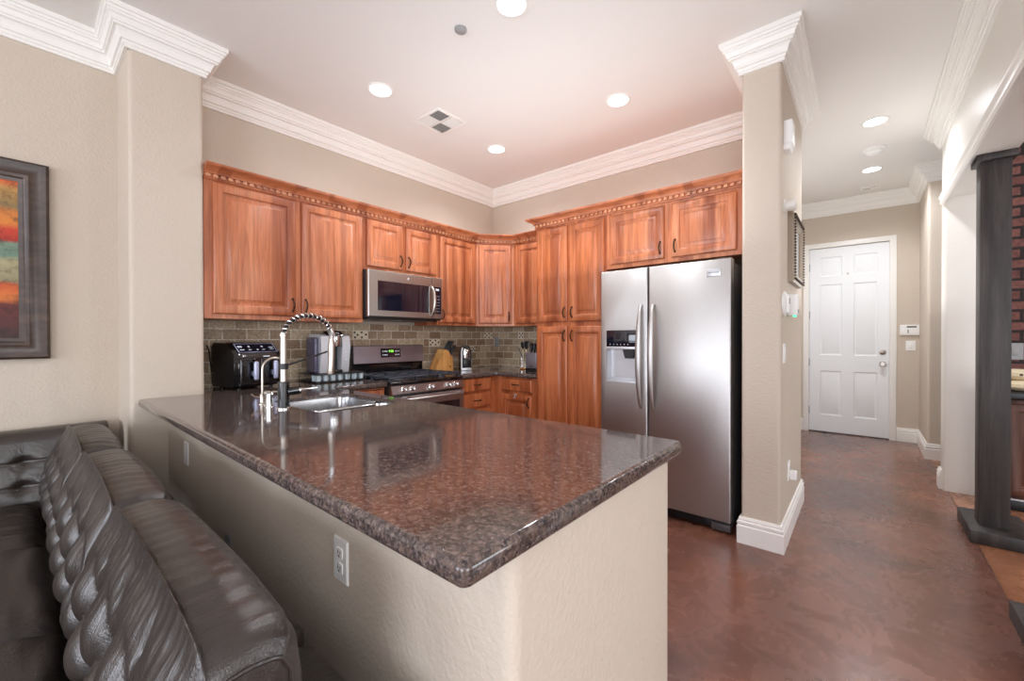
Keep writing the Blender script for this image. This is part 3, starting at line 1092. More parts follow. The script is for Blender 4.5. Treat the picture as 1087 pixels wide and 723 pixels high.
lg = MB().box(0.02, 0.065, -D2 - 0.0125, -D2 - 0.010, 0.213, 0.220).build('front_logo', 'panel_mark', t)
for sx in (-1, 1):
    for sy in (-1, 1):
        MB().lathe([(0.012, 0), (0.014, 0.016)], (sx * (W2 - 0.05), sy * (D2 - 0.045), 0), 12).build('foot', 'black_satin', t)
tag(rebase(MB().tube([(XL + 0.014, 0.84, 1.20), (XL + 0.03, 0.85, 1.17), (XL + 0.025, 0.86, 1.08), (XL + 0.02, 0.87, 1.0), (XL + 0.03, 0.88, CT + 0.004)], 0.004, 8).build('power_cord', 'black_satin'), (XL + 0.02, 0.84, CT)),
    'black power cord hanging from the wall behind the air fryer', 'cord')

# ------------------------------------------------------------------ coffee maker on pod tray
t = thing('pod_tray', 'low black wire drawer for coffee pods under the coffee maker', 'tray', (-3.26, 1.635, CT), R90)
mb = MB()
mb.box(-0.205, 0.205, -0.15, 0.15, 0.004, 0.012, 0.002)
mb.build('floor_panel', 'black_satin', t)
MB().box(-0.205, 0.205, -0.15, 0.15, 0.060, 0.068, 0.003).build('top_panel', 'black_satin', t)
for x in [-0.2 + 0.4 * k / 8 for k in range(9)]:
    for y in (-0.147, 0.147):
        MB().cyl((x, y, 0.010), (x, y, 0.062), 0.0018, None, 6).build('wire', 'black_iron', t)
for x in (-0.17, 0.17):
    for y in (-0.12, 0.12):
        MB().cyl((x, y, 0), (x, y, 0.006), 0.008, None, 8).build('foot', 'black_iron', t)
pod = MB().lathe([(0.0185, 0.0), (0.0225, 0.040), (0.0255, 0.042), (0.0255, 0.044)], (0, 0, 0), 16).build('coffee_pod', 'pod_white')
tag(pod, 'small white coffee pod in the wire drawer under the coffee maker', 'coffee pod', 'coffee pods in the wire drawer')
first = True
for row, yy in ((0, -0.118), (1, -0.062)):
    for k in range(7):
        o = pod if first else pod.copy()
        if not first:
            COL.objects.link(o)
        first = False
        lx_, ly_ = -0.174 + 0.058 * k, yy
        o.location = (-3.26 - ly_, 1.635 + lx_, CT + 0.013)
t = thing('coffee_maker', 'silver and black pod coffee maker standing on the pod drawer', 'coffee maker', (-3.27, 1.62, CT + 0.069), R90)
HK = 0.315
MB().box(-0.075, 0.075, -0.01, 0.13, 0.0, HK - 0.02, 0.02, 4).build('body', 'plastic_dark', t)
for sx in (-1, 1):
    x0, x1 = sorted((sx * 0.052, sx * 0.118))
    pts = [(-0.07, 0.0), (-0.098, 0.20), (-0.085, HK - 0.03), (-0.05, HK - 0.012), (0.12, HK - 0.012), (0.12, 0.0)]
    MB().loops([[(x0, y, z) for y, z in pts], [(x1, y, z) for y, z in pts]]).build('side_panel', 'silver_paint', t, smooth=30)
MB().box(-0.146, -0.119, -0.05, 0.10, 0.0, HK - 0.04, 0.010, 4).build('water_tank', 'purple_tank', t)
MB().box(-0.05, 0.05, -0.105, 0.0, 0.0, 0.022, 0.006, 3).build('drip_tray', 'black_satin', t)
hd_ = MB()
hd_.lathe([(0.046, 0.0), (0.052, 0.02), (0.052, 0.075), (0.046, 0.082)], (0, -0.065, 0.205), 28)
hd_.build('brew_head', 'chrome', t)
lid = MB()
rr_ = [[(x * s, -0.02 + y * s - 0.01, z) for x, y in [(0.07 * math.cos(a), 0.10 * math.sin(a)) for a in [2 * PI * k / 28 for k in range(28)]]] for s, z in ((1.0, HK - 0.022), (1.0, HK - 0.008), (0.85, HK + 0.010), (0.4, HK + 0.018))]
lid.loops(rr_)
lid.build('lid', 'black_gloss', t)
MB().tube([(-0.055, -0.06, 0.285), (-0.045, -0.118, 0.292), (0.045, -0.118, 0.292), (0.055, -0.06, 0.285)], 0.007, 10).build('handle', 'chrome', t)
b = MB()
for k in range(3):
    b.lathe([(0.006, 0), (0.006, -0.003)], (0.085, -0.094, 0.10 + 0.03 * k), 12, 'y')
b.build('buttons', 'panel_mark', t)

# ------------------------------------------------------------------ range
RY0, RW = 1.866, 0.757
t = thing('gas_range', 'stainless steel gas range with black cooktop between the base cabinets', 'range', (-2.80, RY0, 0), R90)
MB().box(0, RW, 0.02, 0.655, 0.08, 0.895, 0.003).build('body', 'plastic_dark', t)
cpn = MB()
cpn.loops([[(x, -0.01, 0.800), (x, -0.022, 0.808), (x, -0.004, 0.874), (x, 0.022, 0.882), (x, 0.022, 0.80)] for x in (0.0, RW)])
cpo = cpn.build('control_panel', 'stainless_warm', t)
for k, x in enumerate([0.105, 0.185, 0.378, 0.565, 0.650]):
    kb = MB()
    kb.lathe([(0.024, 0.0), (0.024, -0.006), (0.017, -0.010), (0.0155, -0.036), (0.013, -0.039)], (0, 0, 0), 24, 'y')
    kb.box(-0.003, 0.003, -0.047, -0.012, -0.016, 0.016, 0.002)
    kb.move(Matrix.Translation((x, -0.014, 0.840)) @ Matrix.Rotation(math.radians(-15), 4, 'X'))
    kb.build('knob', 'chrome', t)
# oven door with window, towel bar handle
dm = MB()
def rect2(x0, x1, z0, z1, y):
    return [(x0, y, z0), (x1, y, z0), (x1, y, z1), (x0, y, z1)]
dm.loops([rect2(0.004, RW - 0.004, 0.255, 0.785, 0.02), rect2(0.004, RW - 0.004, 0.255, 0.785, -0.020), rect2(0.010, RW - 0.010, 0.261, 0.779, -0.026),
          rect2(0.09, RW - 0.055, 0.36, 0.705, -0.026), rect2(0.094, RW - 0.059, 0.364, 0.701, -0.018)])
dr = dm.build('oven_door', 'stainless_warm', t)
MB().box(0.092, RW - 0.057, -0.0215, -0.017, 0.362, 0.703).build('window', 'glass_dark', dr)
hb = MB()
hb.tube([(0.05, -0.026, 0.765), (0.052, -0.06, 0.765), (0.07, -0.078, 0.765), (RW - 0.07, -0.078, 0.765), (RW - 0.052, -0.06, 0.765), (RW - 0.05, -0.026, 0.765)], 0.013, 14)
hb.build('handle', 'stainless', dr)
MB().box(0.004, RW - 0.004, -0.022, 0.02, 0.09, 0.245, 0.005).build('storage_drawer', 'stainless_warm', t)
ct_ = MB()
ct_.box(-0.002, RW + 0.002, -0.004, 0.60, 0.884, 0.905, 0.006, 3)
ct_.build('cooktop', 'black_gloss', t)
bn = MB()
for (x, y, r) in [(0.16, 0.15, 0.045), (0.16, 0.45, 0.035), (0.378, 0.30, 0.04), (0.60, 0.15, 0.05), (0.60, 0.45, 0.035)]:
    bu = MB()
    bu.lathe([(r + 0.012, 0.0), (r + 0.010, 0.008), (r, 0.010), (r, 0.018), (r * 0.6, 0.022)], (x, y, 0.905), 24)
    bu.build('burner', 'black_iron', t)
for g in range(3):
    x0 = 0.018 + g * 0.242
    x1 = x0 + 0.236
    gm = MB()
    zt = 0.942
    q = 0.007
    for y in (0.035, 0.565):
        gm.box(x0, x1, y - q, y + q, zt - 0.014, zt, 0.003)
    for x in (x0, x1):
        gm.box(x - q, x + q, 0.035, 0.565, zt - 0.014, zt, 0.003)
    xm = (x0 + x1) / 2
    gm.box(xm - q, xm + q, 0.035, 0.565, zt - 0.012, zt + 0.001, 0.002)
    for y in (0.15, 0.30, 0.45):
        gm.box(x0, x1, y - q, y + q, zt - 0.012, zt + 0.001, 0.002)
    for x in (x0, x1):
        for y in (0.045, 0.30, 0.555):
            gm.box(x - 0.008, x + 0.008, y - 0.008, y + 0.008, 0.903, zt - 0.005)
    gm.build('grate', 'black_iron', t)
bg = MB()
bg.loops([[(x, 0.655, 0.89), (x, 0.655, 1.180), (x, 0.615, 1.182), (x, 0.598, 1.172), (x, 0.590, 1.02), (x, 0.605, 1.01), (x, 0.605, 0.89)] for x in (0.006, RW + 0.012)])
bgo = bg.build('backguard', 'black_gloss', t, smooth=30)
MB().loops([[(x, 0.598, 1.180), (x, 0.610, 1.184), (x, 0.592, 1.174), (x, 0.583, 1.024), (x, 0.592, 1.020)] for x in (0.02, RW + 0.014)]).build('backguard_panel', 'lavender_steel', t, smooth=20)
dsp = MB().loops([[(x, y - 0.003, z), (x, y + 0.006, z)] [::1] for x, y, z in ()] or [[(0.285, 0.584, 1.072), (0.495, 0.584, 1.072), (0.495, 0.590, 1.155), (0.285, 0.590, 1.155)], [(0.285, 0.580, 1.072), (0.495, 0.580, 1.072), (0.495, 0.586, 1.155), (0.285, 0.586, 1.155)]]).build('display', 'glass_dark', t)
text_part('clock_digits', '9:08', 0.030, (0.392, 0.5815, 1.128), (math.radians(94), 0, 0), 'green_digit', dsp)
mk = MB()
for zz in (1.128, 1.095):
    for xx in (0.305, 0.323, 0.335, 0.348, 0.44, 0.455, 0.475):
        mk.box(xx - 0.004, xx + 0.004, 0.579, 0.583, zz - 0.005, zz + 0.005)
mk.build('display_marks', 'panel_mark', dsp)

# ------------------------------------------------------------------ microwave
MY0, MW = 1.814, 0.770
t = thing('microwave', 'stainless over-the-range microwave with dark window and bowed handle', 'microwave', (-3.05, MY0, 1.418), R90)
HM = 0.390
MB().box(0, MW, 0.012, 0.40, 0.0, HM, 0.004).build('body', 'plastic_dark', t)
fm = MB()
fm.loops([rect2(0.0, 0.640, 0.008, HM, 0.012), rect2(0.0, 0.640, 0.008, HM, -0.014), rect2(0.006, 0.638, 0.014, HM - 0.006, -0.020), rect2(0.085, 0.612, 0.060, 0.305, -0.020), rect2(0.087, 0.610, 0.062, 0.303, -0.016)])
dr = fm.build('door', 'stainless_gray', t)
MB().box(0.086, 0.611, -0.0185, -0.015, 0.061, 0.304).build('window', 'glass_dark', dr)
MB().lathe([(0.011, 0.0), (0.011, -0.002), (0.009, -0.003)], (0.385, -0.019, 0.345), 20, 'y').build('round_logo', 'silver_paint', dr)
hm = MB()
pts = [(0.645 - 0.004, -0.02 - 0.045 * math.sin(PI * k / 12) ** 0.6, 0.035 + 0.27 * k / 12) for k in range(13)]
hm.tube(pts, [0.010] + [0.0125] * 11 + [0.010], 12)
hm.build('handle', 'satin_nickel', dr)
fp = MB()
fp.loops([rect2(0.642, MW, 0.008, HM, 0.012), rect2(0.642, MW, 0.008, HM, -0.014), rect2(0.644, MW - 0.005, 0.014, HM - 0.006, -0.020), rect2(0.662, MW - 0.022, 0.055, 0.305, -0.020), rect2(0.663, MW - 0.023, 0.056, 0.304, -0.018)])
pn = fp.build('control_panel', 'stainless_gray', t)
MB().box(0.662, MW - 0.022, -0.0215, -0.017, 0.055, 0.305).build('keypad', 'glass_dark', pn)
mk = MB()
mk.box(0.685, 0.725, -0.0225, -0.0213, 0.270, 0.288)
for r in range(6):
    for c in range(3):
        mk.box(0.678 + c * 0.022, 0.684 + c * 0.022, -0.0222, -0.0213, 0.075 + r * 0.028, 0.080 + r * 0.028)
mk.build('keypad_marks', 'panel_mark', pn)
un = MB()
un.box(0.02, MW - 0.02, 0.03, 0.38, -0.012, 0.001)
un.build('vent_grille', 'black_satin', t)
MB().box(0.30, 0.36, 0.04, 0.09, -0.016, -0.011, 0.002).build('task_light', 'plastic_gray', t)

# ------------------------------------------------------------------ small things on the corner counter
t = thing('knife_block', 'slanted bamboo knife block just right of the range', 'knife block', (-3.26, 2.795, CT), R90)
pts = [(-0.075, 0.0), (-0.06, 0.125), (0.0, 0.19), (0.065, 0.225), (0.12, 0.21), (0.06, 0.0)]
# leaning block: profile runs along local x
blk = MB()
pr2 = [(-0.15, 0.0), (0.075, 0.0), (0.070, 0.135), (0.010, 0.215), (-0.035, 0.225), (-0.15, 0.03)]
blk.loops([[(x, y, z) for x, z in pr2] for y in (-0.055, 0.055)])
blk.build('block', 'bamboo', t, smooth=20)
MB().box(0.02, 0.048, -0.0565, -0.054, 0.045, 0.056).build('logo_plate', 'frame_wood', t)
kn = None
for k, (yy, s, hh) in enumerate([(-0.035, 0.0, 0.10), (-0.012, 0.0, 0.105), (0.012, 0.0, 0.11), (0.036, 0.0, 0.11), (-0.03, 0.034, 0.085), (0.0, 0.034, 0.085)]):
    if kn is None:
        kn = thing('kitchen_knife', 'x', 'knife', (0, 0, 0), R90)
        kb = MB()
        kb.tube([(0, 0, -0.02), (0.004, 0, 0.02), (0.002, 0, 0.06), (0.008, 0, 0.095), (0.014, 0, 0.105)], [0.008, 0.009, 0.0085, 0.0095, 0.006], 10)
        kb.build('handle', 'black_satin', kn)
        MB().lathe([(0.0095, 0.10), (0.007, 0.112)], (0.010, 0, 0), 10).build('butt_cap', 'knife_steel', kn)
        MB().box(-0.008, 0.010, -0.001, 0.001, -0.10, -0.018).build('blade', 'knife_steel', kn)
        kk = kn
    else:
        kk = copy_tree(kn)
    ang = math.radians(30)
    kk.scale = (1.25, 1.25, 1.25)
    lxp, lzp = (0.032 + s - 0.012, 0.195 - s * 1.25)
    kk.location = (-3.26 - yy, 2.795 + lxp, CT + lzp)
    kk.rotation_euler = (-ang, 0, 0) if False else (0, 0, 0)
    kk.rotation_mode = 'XYZ'
    M = Matrix.Rotation(R90, 4, 'Z') @ Matrix.Rotation(ang, 4, 'Y')
    kk.rotation_euler = M.to_euler()
    kk['label'] = 'kitchen knife with black handle and steel butt in the bamboo block'
    kk['category'] = 'knife'
    kk['group'] = 'knives in the bamboo block'
# can opener / slim black and silver appliance
t = thing('can_opener', 'upright black and silver electric can opener in the corner counter', 'can opener', (-3.20, 3.035, CT), math.radians(62))
bp_ = [(-0.055, 0.0), (0.055, 0.0), (0.055, 0.20), (0.045, 0.24), (0.02, 0.262), (-0.02, 0.262), (-0.045, 0.24), (-0.055, 0.20)]
MB().loops([[(x, y, z) for x, z in bp_] for y in (-0.045, 0.06)]).build('housing', 'black_gloss', t, smooth=45)
rim = [(-0.057, 0.0), (-0.057, 0.20), (-0.047, 0.242), (-0.036, 0.232), (-0.045, 0.197), (-0.045, 0.0)]
MB().loops([[(x, y, z) for x, z in rim] for y in (-0.052, -0.040)]).build('silver_rim', 'silver_paint', t, smooth=45)
MB().box(-0.030, 0.034, -0.056, -0.044, 0.125, 0.222, 0.008, 3).build('face_plate', 'chrome', t)
MB().lathe([(0.020, 0.0), (0.020, -0.012), (0.012, -0.016)], (0.004, -0.055, 0.185), 20, 'y').build('cutting_wheel', 'knife_steel', t)
MB().box(-0.034, 0.04, -0.053, -0.044, 0.035, 0.118, 0.003).build('lower_panel', 'black_satin', t)
MB().box(-0.05, 0.052, -0.062, -0.044, 0.0, 0.028, 0.004).build('foot', 'silver_paint', t)
# small chrome over-door hook
hk = MB()
hk.tube([(0, -0.0215, 0.0), (0, -0.027, -0.004), (0, -0.027, -0.03), (0, -0.045, -0.034), (0, -0.047, -0.018)], 0.003, 8)
hk.box(-0.022, 0.022, -0.0235, -0.0208, -0.004, 0.004, 0.001)
o = hk.build('towel_hook', 'silver_paint')
o.location = (-2.594, 3.15, 0.698)
tag(o, 'tiny silver hook over the base cabinet door beside the pantry', 'hook')
# utensil holder and utensils
ux, uy = -2.80, 3.55
t = thing('utensil_stand', 'wire utensil stand on a round wooden base by the pantry', 'utensil holder', (ux, uy, CT))
MB().lathe([(0.062, 0), (0.065, 0.004), (0.065, 0.012), (0.060, 0.015)], (0, 0, 0), 28).build('base', 'bamboo', t)
w = MB()
for zz, r in ((0.016, 0.045), (0.13, 0.052)):
    w.tube([(r * math.cos(2 * PI * k / 20), r * math.sin(2 * PI * k / 20), zz) for k in range(20)], 0.002, 6, closed=True)
for k in range(6):
    a = 2 * PI * k / 6
    w.cyl((0.045 * math.cos(a), 0.045 * math.sin(a), 0.014), (0.052 * math.cos(a), 0.052 * math.sin(a), 0.13), 0.002, None, 6)
w.build('wire_cage', 'chrome', t)
def utensil(label, dx, dy, tx, ty, kind, hmat, L=0.20):
    u = thing('cooking_utensil', label, 'utensil', (ux + dx, uy + dy, CT + 0.016))
    h = MB()
    h.tube([(0, 0, 0.0), (tx * 0.6, ty * 0.6, L * 0.6), (tx, ty, L)], [0.005, 0.006, 0.005], 8)
    h.build('handle', hmat, u)
    e = MB()
    d = Vector((tx, ty, L)).normalized()
    c = Vector((tx, ty, L))
    if kind == 'spoon':
        for_ = [(0.004, 0.0), (0.020, 0.02), (0.028, 0.045), (0.024, 0.07), (0.006, 0.082)]
    elif kind == 'spatula':
        for_ = [(0.006, 0.0), (0.026, 0.02), (0.030, 0.05), (0.032, 0.085), (0.028, 0.088)]
    else:
        for_ = [(0.006, 0.0), (0.018, 0.01), (0.03, 0.03), (0.032, 0.05), (0.02, 0.066)]
    rings = []
    for r, s in for_:
        p = c + d * s
        rings.append([p + Vector((r * math.cos(2 * PI * k / 14), 0.28 * r * math.sin(2 * PI * k / 14) if kind != 'ladle' else 0.7 * r * math.sin(2 * PI * k / 14), 0)) for k in range(14)])
    e.loops(rings)
    e.build('head', 'black_satin', u)
utensil('black slotted spoon with a pale handle, leftmost head in the wire stand', -0.015, -0.01, -0.02, 0.01, 'spoon', 'cream')
utensil('black spatula with pale handle in the middle of the wire stand', 0.01, -0.015, 0.0, 0.02, 'spatula', 'cream')
utensil('black ladle leaning right from the wire stand', 0.02, 0.01, 0.05, 0.0, 'spoon', 'black_satin', 0.19)
utensil('black round scoop leaning farthest right over the grey knife holder', 0.0, 0.02, 0.085, -0.01, 'ladle', 'black_satin', 0.20)
o = MB().tube([(0, 0, 0), (-0.05, 0.0, 0.14), (-0.095, 0.005, 0.215)], [0.004, 0.004, 0.006], 8).build('honing_rod', 'black_iron')
o.location = (ux - 0.02, uy + 0.015, CT + 0.016)
tag(o, 'thin dark rod leaning far left out of the wire utensil stand', 'utensil')
t = thing('knife_holder', 'upright pale grey knife holder standing against the pantry side', 'knife holder', (-2.60, 3.44, CT), math.radians(0))
MB().box(-0.075, 0.075, -0.05, 0.06, 0.0, 0.03, 0.004).build('foot', 'black_satin', t)
MB().box(-0.07, 0.07, -0.055, 0.06, 0.028, 0.185, 0.006, 3).build('body', 'lavender_steel', t)
MB().box(-0.01, 0.02, -0.057, -0.054, 0.045, 0.053).build('logo_plate', 'plastic_dark', t)
for k in range(3):
    o = MB().tube([(0, 0, 0), (0, -0.004, 0.035), (0.002, 0.004, 0.075), (0.002, 0.004, 0.082)], [0.011, 0.013, 0.014, 0.008], 12).build('steak_knife', 'black_satin')
    o.location = (-2.64 + 0.038 * k, 3.445, CT + 0.182)
    tag(o, 'black handled knife standing in the pale grey knife holder', 'knife', 'knives in the grey holder')


# ------------------------------------------------------------------ outlets and switches
def plate(label, loc, rotz, w=0.072, h=0.117, kind='outlet', name=None, cat=None, mt='plastic_white', group=None):
    t = thing(name or ('electrical_outlet' if kind == 'outlet' else 'light_switch'), label, cat or ('outlet' if kind == 'outlet' else 'switch'), loc, rotz, group)
    def rc(i, y):
        return [(-w / 2 + i, y, -h / 2 + i), (w / 2 - i, y, -h / 2 + i), (w / 2 - i, y, h / 2 - i), (-w / 2 + i, y, h / 2 - i)]
    MB().loops([rc(0, 0.0), rc(0, -0.003), rc(0.003, -0.006)]).build('cover_plate', mt, t)
    if kind == 'outlet':
        for s in (-1, 1):
            m_ = MB().box(-0.016, 0.016, -0.0085, -0.005, s * 0.020 - 0.014, s * 0.020 + 0.014, 0.003)
            so = m_.build('socket', mt, t)
            sl_ = MB()
            sl_.box(-0.008, -0.005, -0.0088, -0.008, s * 0.020 - 0.002, s * 0.020 + 0.008)
            sl_.box(0.005, 0.008, -0.0088, -0.008, s * 0.020 - 0.002, s * 0.020 + 0.008)
            sl_.box(-0.0025, 0.0025, -0.0088, -0.008, s * 0.020 - 0.010, s * 0.020 - 0.005)
            sl_.build('slots', 'plastic_dark', so)
    elif kind == 'switch':
        MB().box(-0.017, 0.017, -0.0095, -0.005, -0.033, 0.033, 0.002).build('rocker', mt, t)
    elif kind == 'blank':
        MB().box(-0.010, 0.010, -0.0075, -0.005, -0.028, 0.028, 0.002).build('insert', mt, t)
    return t


YK = 0.565
plate('white electrical outlet on the half wall nearest the camera, under the counter edge', (-1.08, YK, 0.650), 0)
plate('white narrow cover plate high on the half wall near the pillar', (-2.68, YK, 0.655), 0, kind='blank', name='cover_plate', cat='wall plate')
plate('dim cover plate low on the half wall just above the sofa back', (-2.02, YK, 0.375), 0, kind='blank', name='cover_plate', cat='wall plate', mt='plastic_gray')
plate('small white outlet in the backsplash near the kitchen corner', (-3.40, YB - 0.012, 1.20), 0, mt='plastic_gray')
# column face (faces +X -> rotz 90)
plate('white light switch on the hall side of the column', (-0.365, 2.955, 1.155), R90, kind='switch')
plate('white low outlet with a plug-in on the hall side of the column', (-0.365, 3.18, 0.40), R90)
o = MB().box(-0.02, 0.02, -0.045, -0.0085, -0.028, 0.028, 0.006, 3).build('plug_in_freshener', 'plastic_white')
o.location = (-0.365, 3.18, 0.375)
o.rotation_euler = (0, 0, R90)
tag(o, 'small white plug-in device in the low outlet on the column', 'plug')
# motion sensor
t = thing('motion_sensor', 'white wedge motion sensor high on the column under the crown', 'sensor', (-0.365, 2.975, 2.36), R90)
MB().box(-0.055, 0.055, -0.045, 0.0, 0.03, 0.17, 0.006, 3).build('housing', 'plastic_white', t)
MB().loops([[(-0.05, 0, 0.035), (-0.05, -0.044, 0.04), (-0.05, -0.03, 0.0), (-0.05, 0, 0.0)], [(0.05, 0, 0.035), (0.05, -0.044, 0.04), (0.05, -0.03, 0.0), (0.05, 0, 0.0)]]).build('lens', 'plastic_white', t)
o = MB().lathe([(0.040, 0.0), (0.040, 0.006), (0.030, 0.01), (0.034, 0.05), (0.034, 0.058), (0.02, 0.064)], (0, 0, 0), 28, 'x').build('door_chime', 'wall_paint_light')
o.location = (-0.365, 2.945, 2.03)
tag(o, 'small round cream door chime above the silver frame on the column', 'chime')
t = thing('picture_frame', 'ornate beaded silver picture frame on the hall side of the column', 'picture', (-0.365, 3.36, 1.60), R90)
def frame_sweep(w, h, prof, matn, parent, name):
    """picture frame: rectangle w x h in local XZ (x centred, z from 0), profile (inset, out)"""
    mb = MB()
    rings = []
    for (x, z, sx, sz) in ((-w / 2, 0, 1, 1), (w / 2, 0, -1, 1), (w / 2, h, -1, -1), (-w / 2, h, 1, -1)):
        rings.append([(x + sx * i, -o_, z + sz * i) for i, o_ in prof])
    mb.loops(rings, wrap=True)
    return mb.build(name, matn, parent, smooth=40)
frame_sweep(0.50, 0.44, [(0, 0), (0, 0.028), (0.012, 0.036), (0.03, 0.030), (0.045, 0.040), (0.062, 0.028), (0.070, 0.012), (0.07, 0)], 'bead_silver', t, 'frame')
bd = MB()
for k in range(26):
    for zz in (0.02, 0.42):
        bd.lathe([(0.001, -0.034), (0.006, -0.037), (0.007, -0.041), (0.004, -0.046)], (-0.235 + 0.0188 * k, 0, zz), 8, 'y')
for k in range(1, 22):
    for xx in (-0.235, 0.235):
        bd.lathe([(0.001, -0.034), (0.006, -0.037), (0.007, -0.041), (0.004, -0.046)], (xx, 0, 0.02 + 0.0188 * k), 8, 'y')
bd.build('beading', 'bronze', t)
MB().box(-0.185, 0.185, -0.014, -0.001, 0.065, 0.375).build('print', 'print_paper', t)
t = thing('thermostat', 'white rounded thermostat on the column below the silver frame', 'thermostat', (-0.365, 2.95, 1.45), R90)
MB().lathe([(0.075, 0.0), (0.075, -0.008), (0.06, -0.016)], (0, 0, 0), 32, 'y').build('wall_ring', 'plastic_white', t)
MB().box(-0.030, 0.030, -0.030, -0.014, -0.055, 0.055, 0.008, 3).build('body', 'plastic_white', t)
MB().box(-0.022, 0.022, -0.0315, -0.029, 0.0, 0.035).build('screen', 'plastic_gray', t)
t = thing('alarm_siren', 'white box with a green light underneath on the column', 'wall device', (-0.365, 3.13, 1.445), R90)
MB().box(-0.055, 0.055, -0.055, 0.0, -0.06, 0.075, 0.012, 3).build('housing', 'plastic_white', t)
MB().box(-0.02, 0.03, -0.0565, -0.053, -0.045, -0.02, 0.002).build('lens', 'plastic_gray', t)
MB().lathe([(0.008, -0.004), (0.008, 0.002), (0.004, 0.004)], (-0.035, -0.04, -0.062), 12).build('green_light', 'green_led', t)

# ------------------------------------------------------------------ refrigerator
FX0, FX1, FY = -1.540, -0.634, 2.88
t = thing('refrigerator', 'stainless side-by-side refrigerator with water dispenser by the column', 'refrigerator', (FX0, FY, 0))
FWW = FX1 - FX0
MB().box(0.004, FWW - 0.004, 0.075, 0.84, 0.03, 1.735, 0.006).build('body', 'fridge_side', t)
sp_ = 0.372
# freezer door with dispenser opening
dx0, dx1, dz0, dz1, dzm = 0.050, 0.298, 0.921, 1.306, 1.185
fd = MB()
def ring_door(x0, x1, z0, z1, t_=0.068):
    return [rect2(x0, x1, z0, z1, t_), rect2(x0, x1, z0, z1, 0.014), rect2(x0 + 0.003, x1 - 0.003, z0 + 0.003, z1 - 0.003, 0.005), rect2(x0 + 0.012, x1 - 0.012, z0 + 0.010, z1 - 0.010, 0.0)]
fd.loops(ring_door(0.0, sp_ - 0.003, 0.075, 1.753) + [rect2(dx0, dx1, dz0, dz1, 0.0), rect2(dx0 + 0.002, dx1 - 0.002, dz0 + 0.002, dz1 - 0.002, 0.006)], cap1=False)
fdo = fd.build('freezer_door', 'stainless', t)
rc = MB()
rc.loops([rect2(dx0 + 0.002, dx1 - 0.002, dz0 + 0.002, dzm - 0.018, 0.004), rect2(dx0 + 0.012, dx1 - 0.012, dz0 + 0.030, dzm - 0.02, 0.060)], cap0=False)
rc.build('dispenser_recess', 'silver_paint', fdo)
MB().box(dx0 + 0.001, dx1 - 0.001, -0.003, 0.008, dzm - 0.020, dzm, 0.003).build('dispenser_trim', 'silver_paint', fdo)
MB().box(dx0 + 0.001, dx1 - 0.001, -0.002, 0.008, dzm, dz1 - 0.001, 0.002).build('dispenser_display', 'glass_dark', fdo)
mk = MB()
for k in range(6):
    mk.box(dx0 + 0.03 + 0.028 * k, dx0 + 0.036 + 0.028 * k, -0.003, -0.0015, dzm + 0.014, dzm + 0.019)
mk.build('display_marks', 'panel_mark', fdo)
MB().box(dx0 - 0.002, dx1 + 0.002, -0.006, 0.02, dz0 - 0.004, dz0 + 0.010, 0.003).build('dispenser_sill', 'silver_paint', fdo)
MB().loops([[(dx0 + 0.125, 0.01, 1.165), (dx0 + 0.215, 0.01, 1.165), (dx0 + 0.215, 0.05, 1.165), (dx0 + 0.125, 0.05, 1.165)],
            [(dx0 + 0.142, 0.014, 1.098), (dx0 + 0.198, 0.014, 1.098), (dx0 + 0.198, 0.048, 1.098), (dx0 + 0.142, 0.048, 1.098)]]).build('ice_chute', 'plastic_dark', fdo)
rd = MB()
rd.loops(ring_door(sp_ + 0.003, FWW, 0.075, 1.753))
rdo = rd.build('refrigerator_door', 'stainless', t)
for x, dd in ((sp_ - 0.048, fdo), (sp_ + 0.040, rdo)):
    hm = MB()
    n = 20
    rings = []
    for k in range(n + 1):
        u = k / n
        z = 0.745 + 0.74 * u
        d = 0.004 + 0.062 * math.sin(PI * u) ** 0.55
        w = 0.012 + 0.007 * math.sin(PI * u)
        rings.append([(x + w * math.cos(2 * PI * j / 14), -d + 0.009 * math.sin(2 * PI * j / 14), z) for j in range(14)])
    hm.loops(rings)
    hm.build('handle', 'stainless', dd)
bdg = MB().box(FWW - 0.142, FWW - 0.060, -0.004, 0.001, 1.642, 1.690, 0.002).build('badge', 'silver_paint', rdo)
text_part('badge_text', 'FRIGIDAIRE', 0.013, (FWW - 0.101, -0.0045, 1.667), (R90, 0, 0), 'plastic_dark', bdg, 0.0003)
gr = MB()
gr.box(0.01, FWW - 0.01, 0.035, 0.08, 0.018, 0.068, 0.004)
for k in range(5):
    gr.box(0.03, FWW - 0.16, 0.030, 0.037, 0.024 + 0.008 * k, 0.028 + 0.008 * k)
gr.build('toe_grille', 'black_satin', t)
MB().box(FWW - 0.12, FWW - 0.004, 0.012, 0.05, 0.012, 0.062, 0.008).build('hinge_cover', 'fridge_side', t)
MB().box(FWW - 0.10, FWW - 0.01, 0.03, 0.14, 1.735, 1.762, 0.006).build('top_hinge', 'fridge_side', t)
fe = MB()
for x in (0.06, FWW - 0.06):
    for y in (0.10, 0.76):
        fe.cyl((x, y, 0), (x, y, 0.032), 0.02, None, 12)
fe.build('leveling_feet', 'black_satin', t)

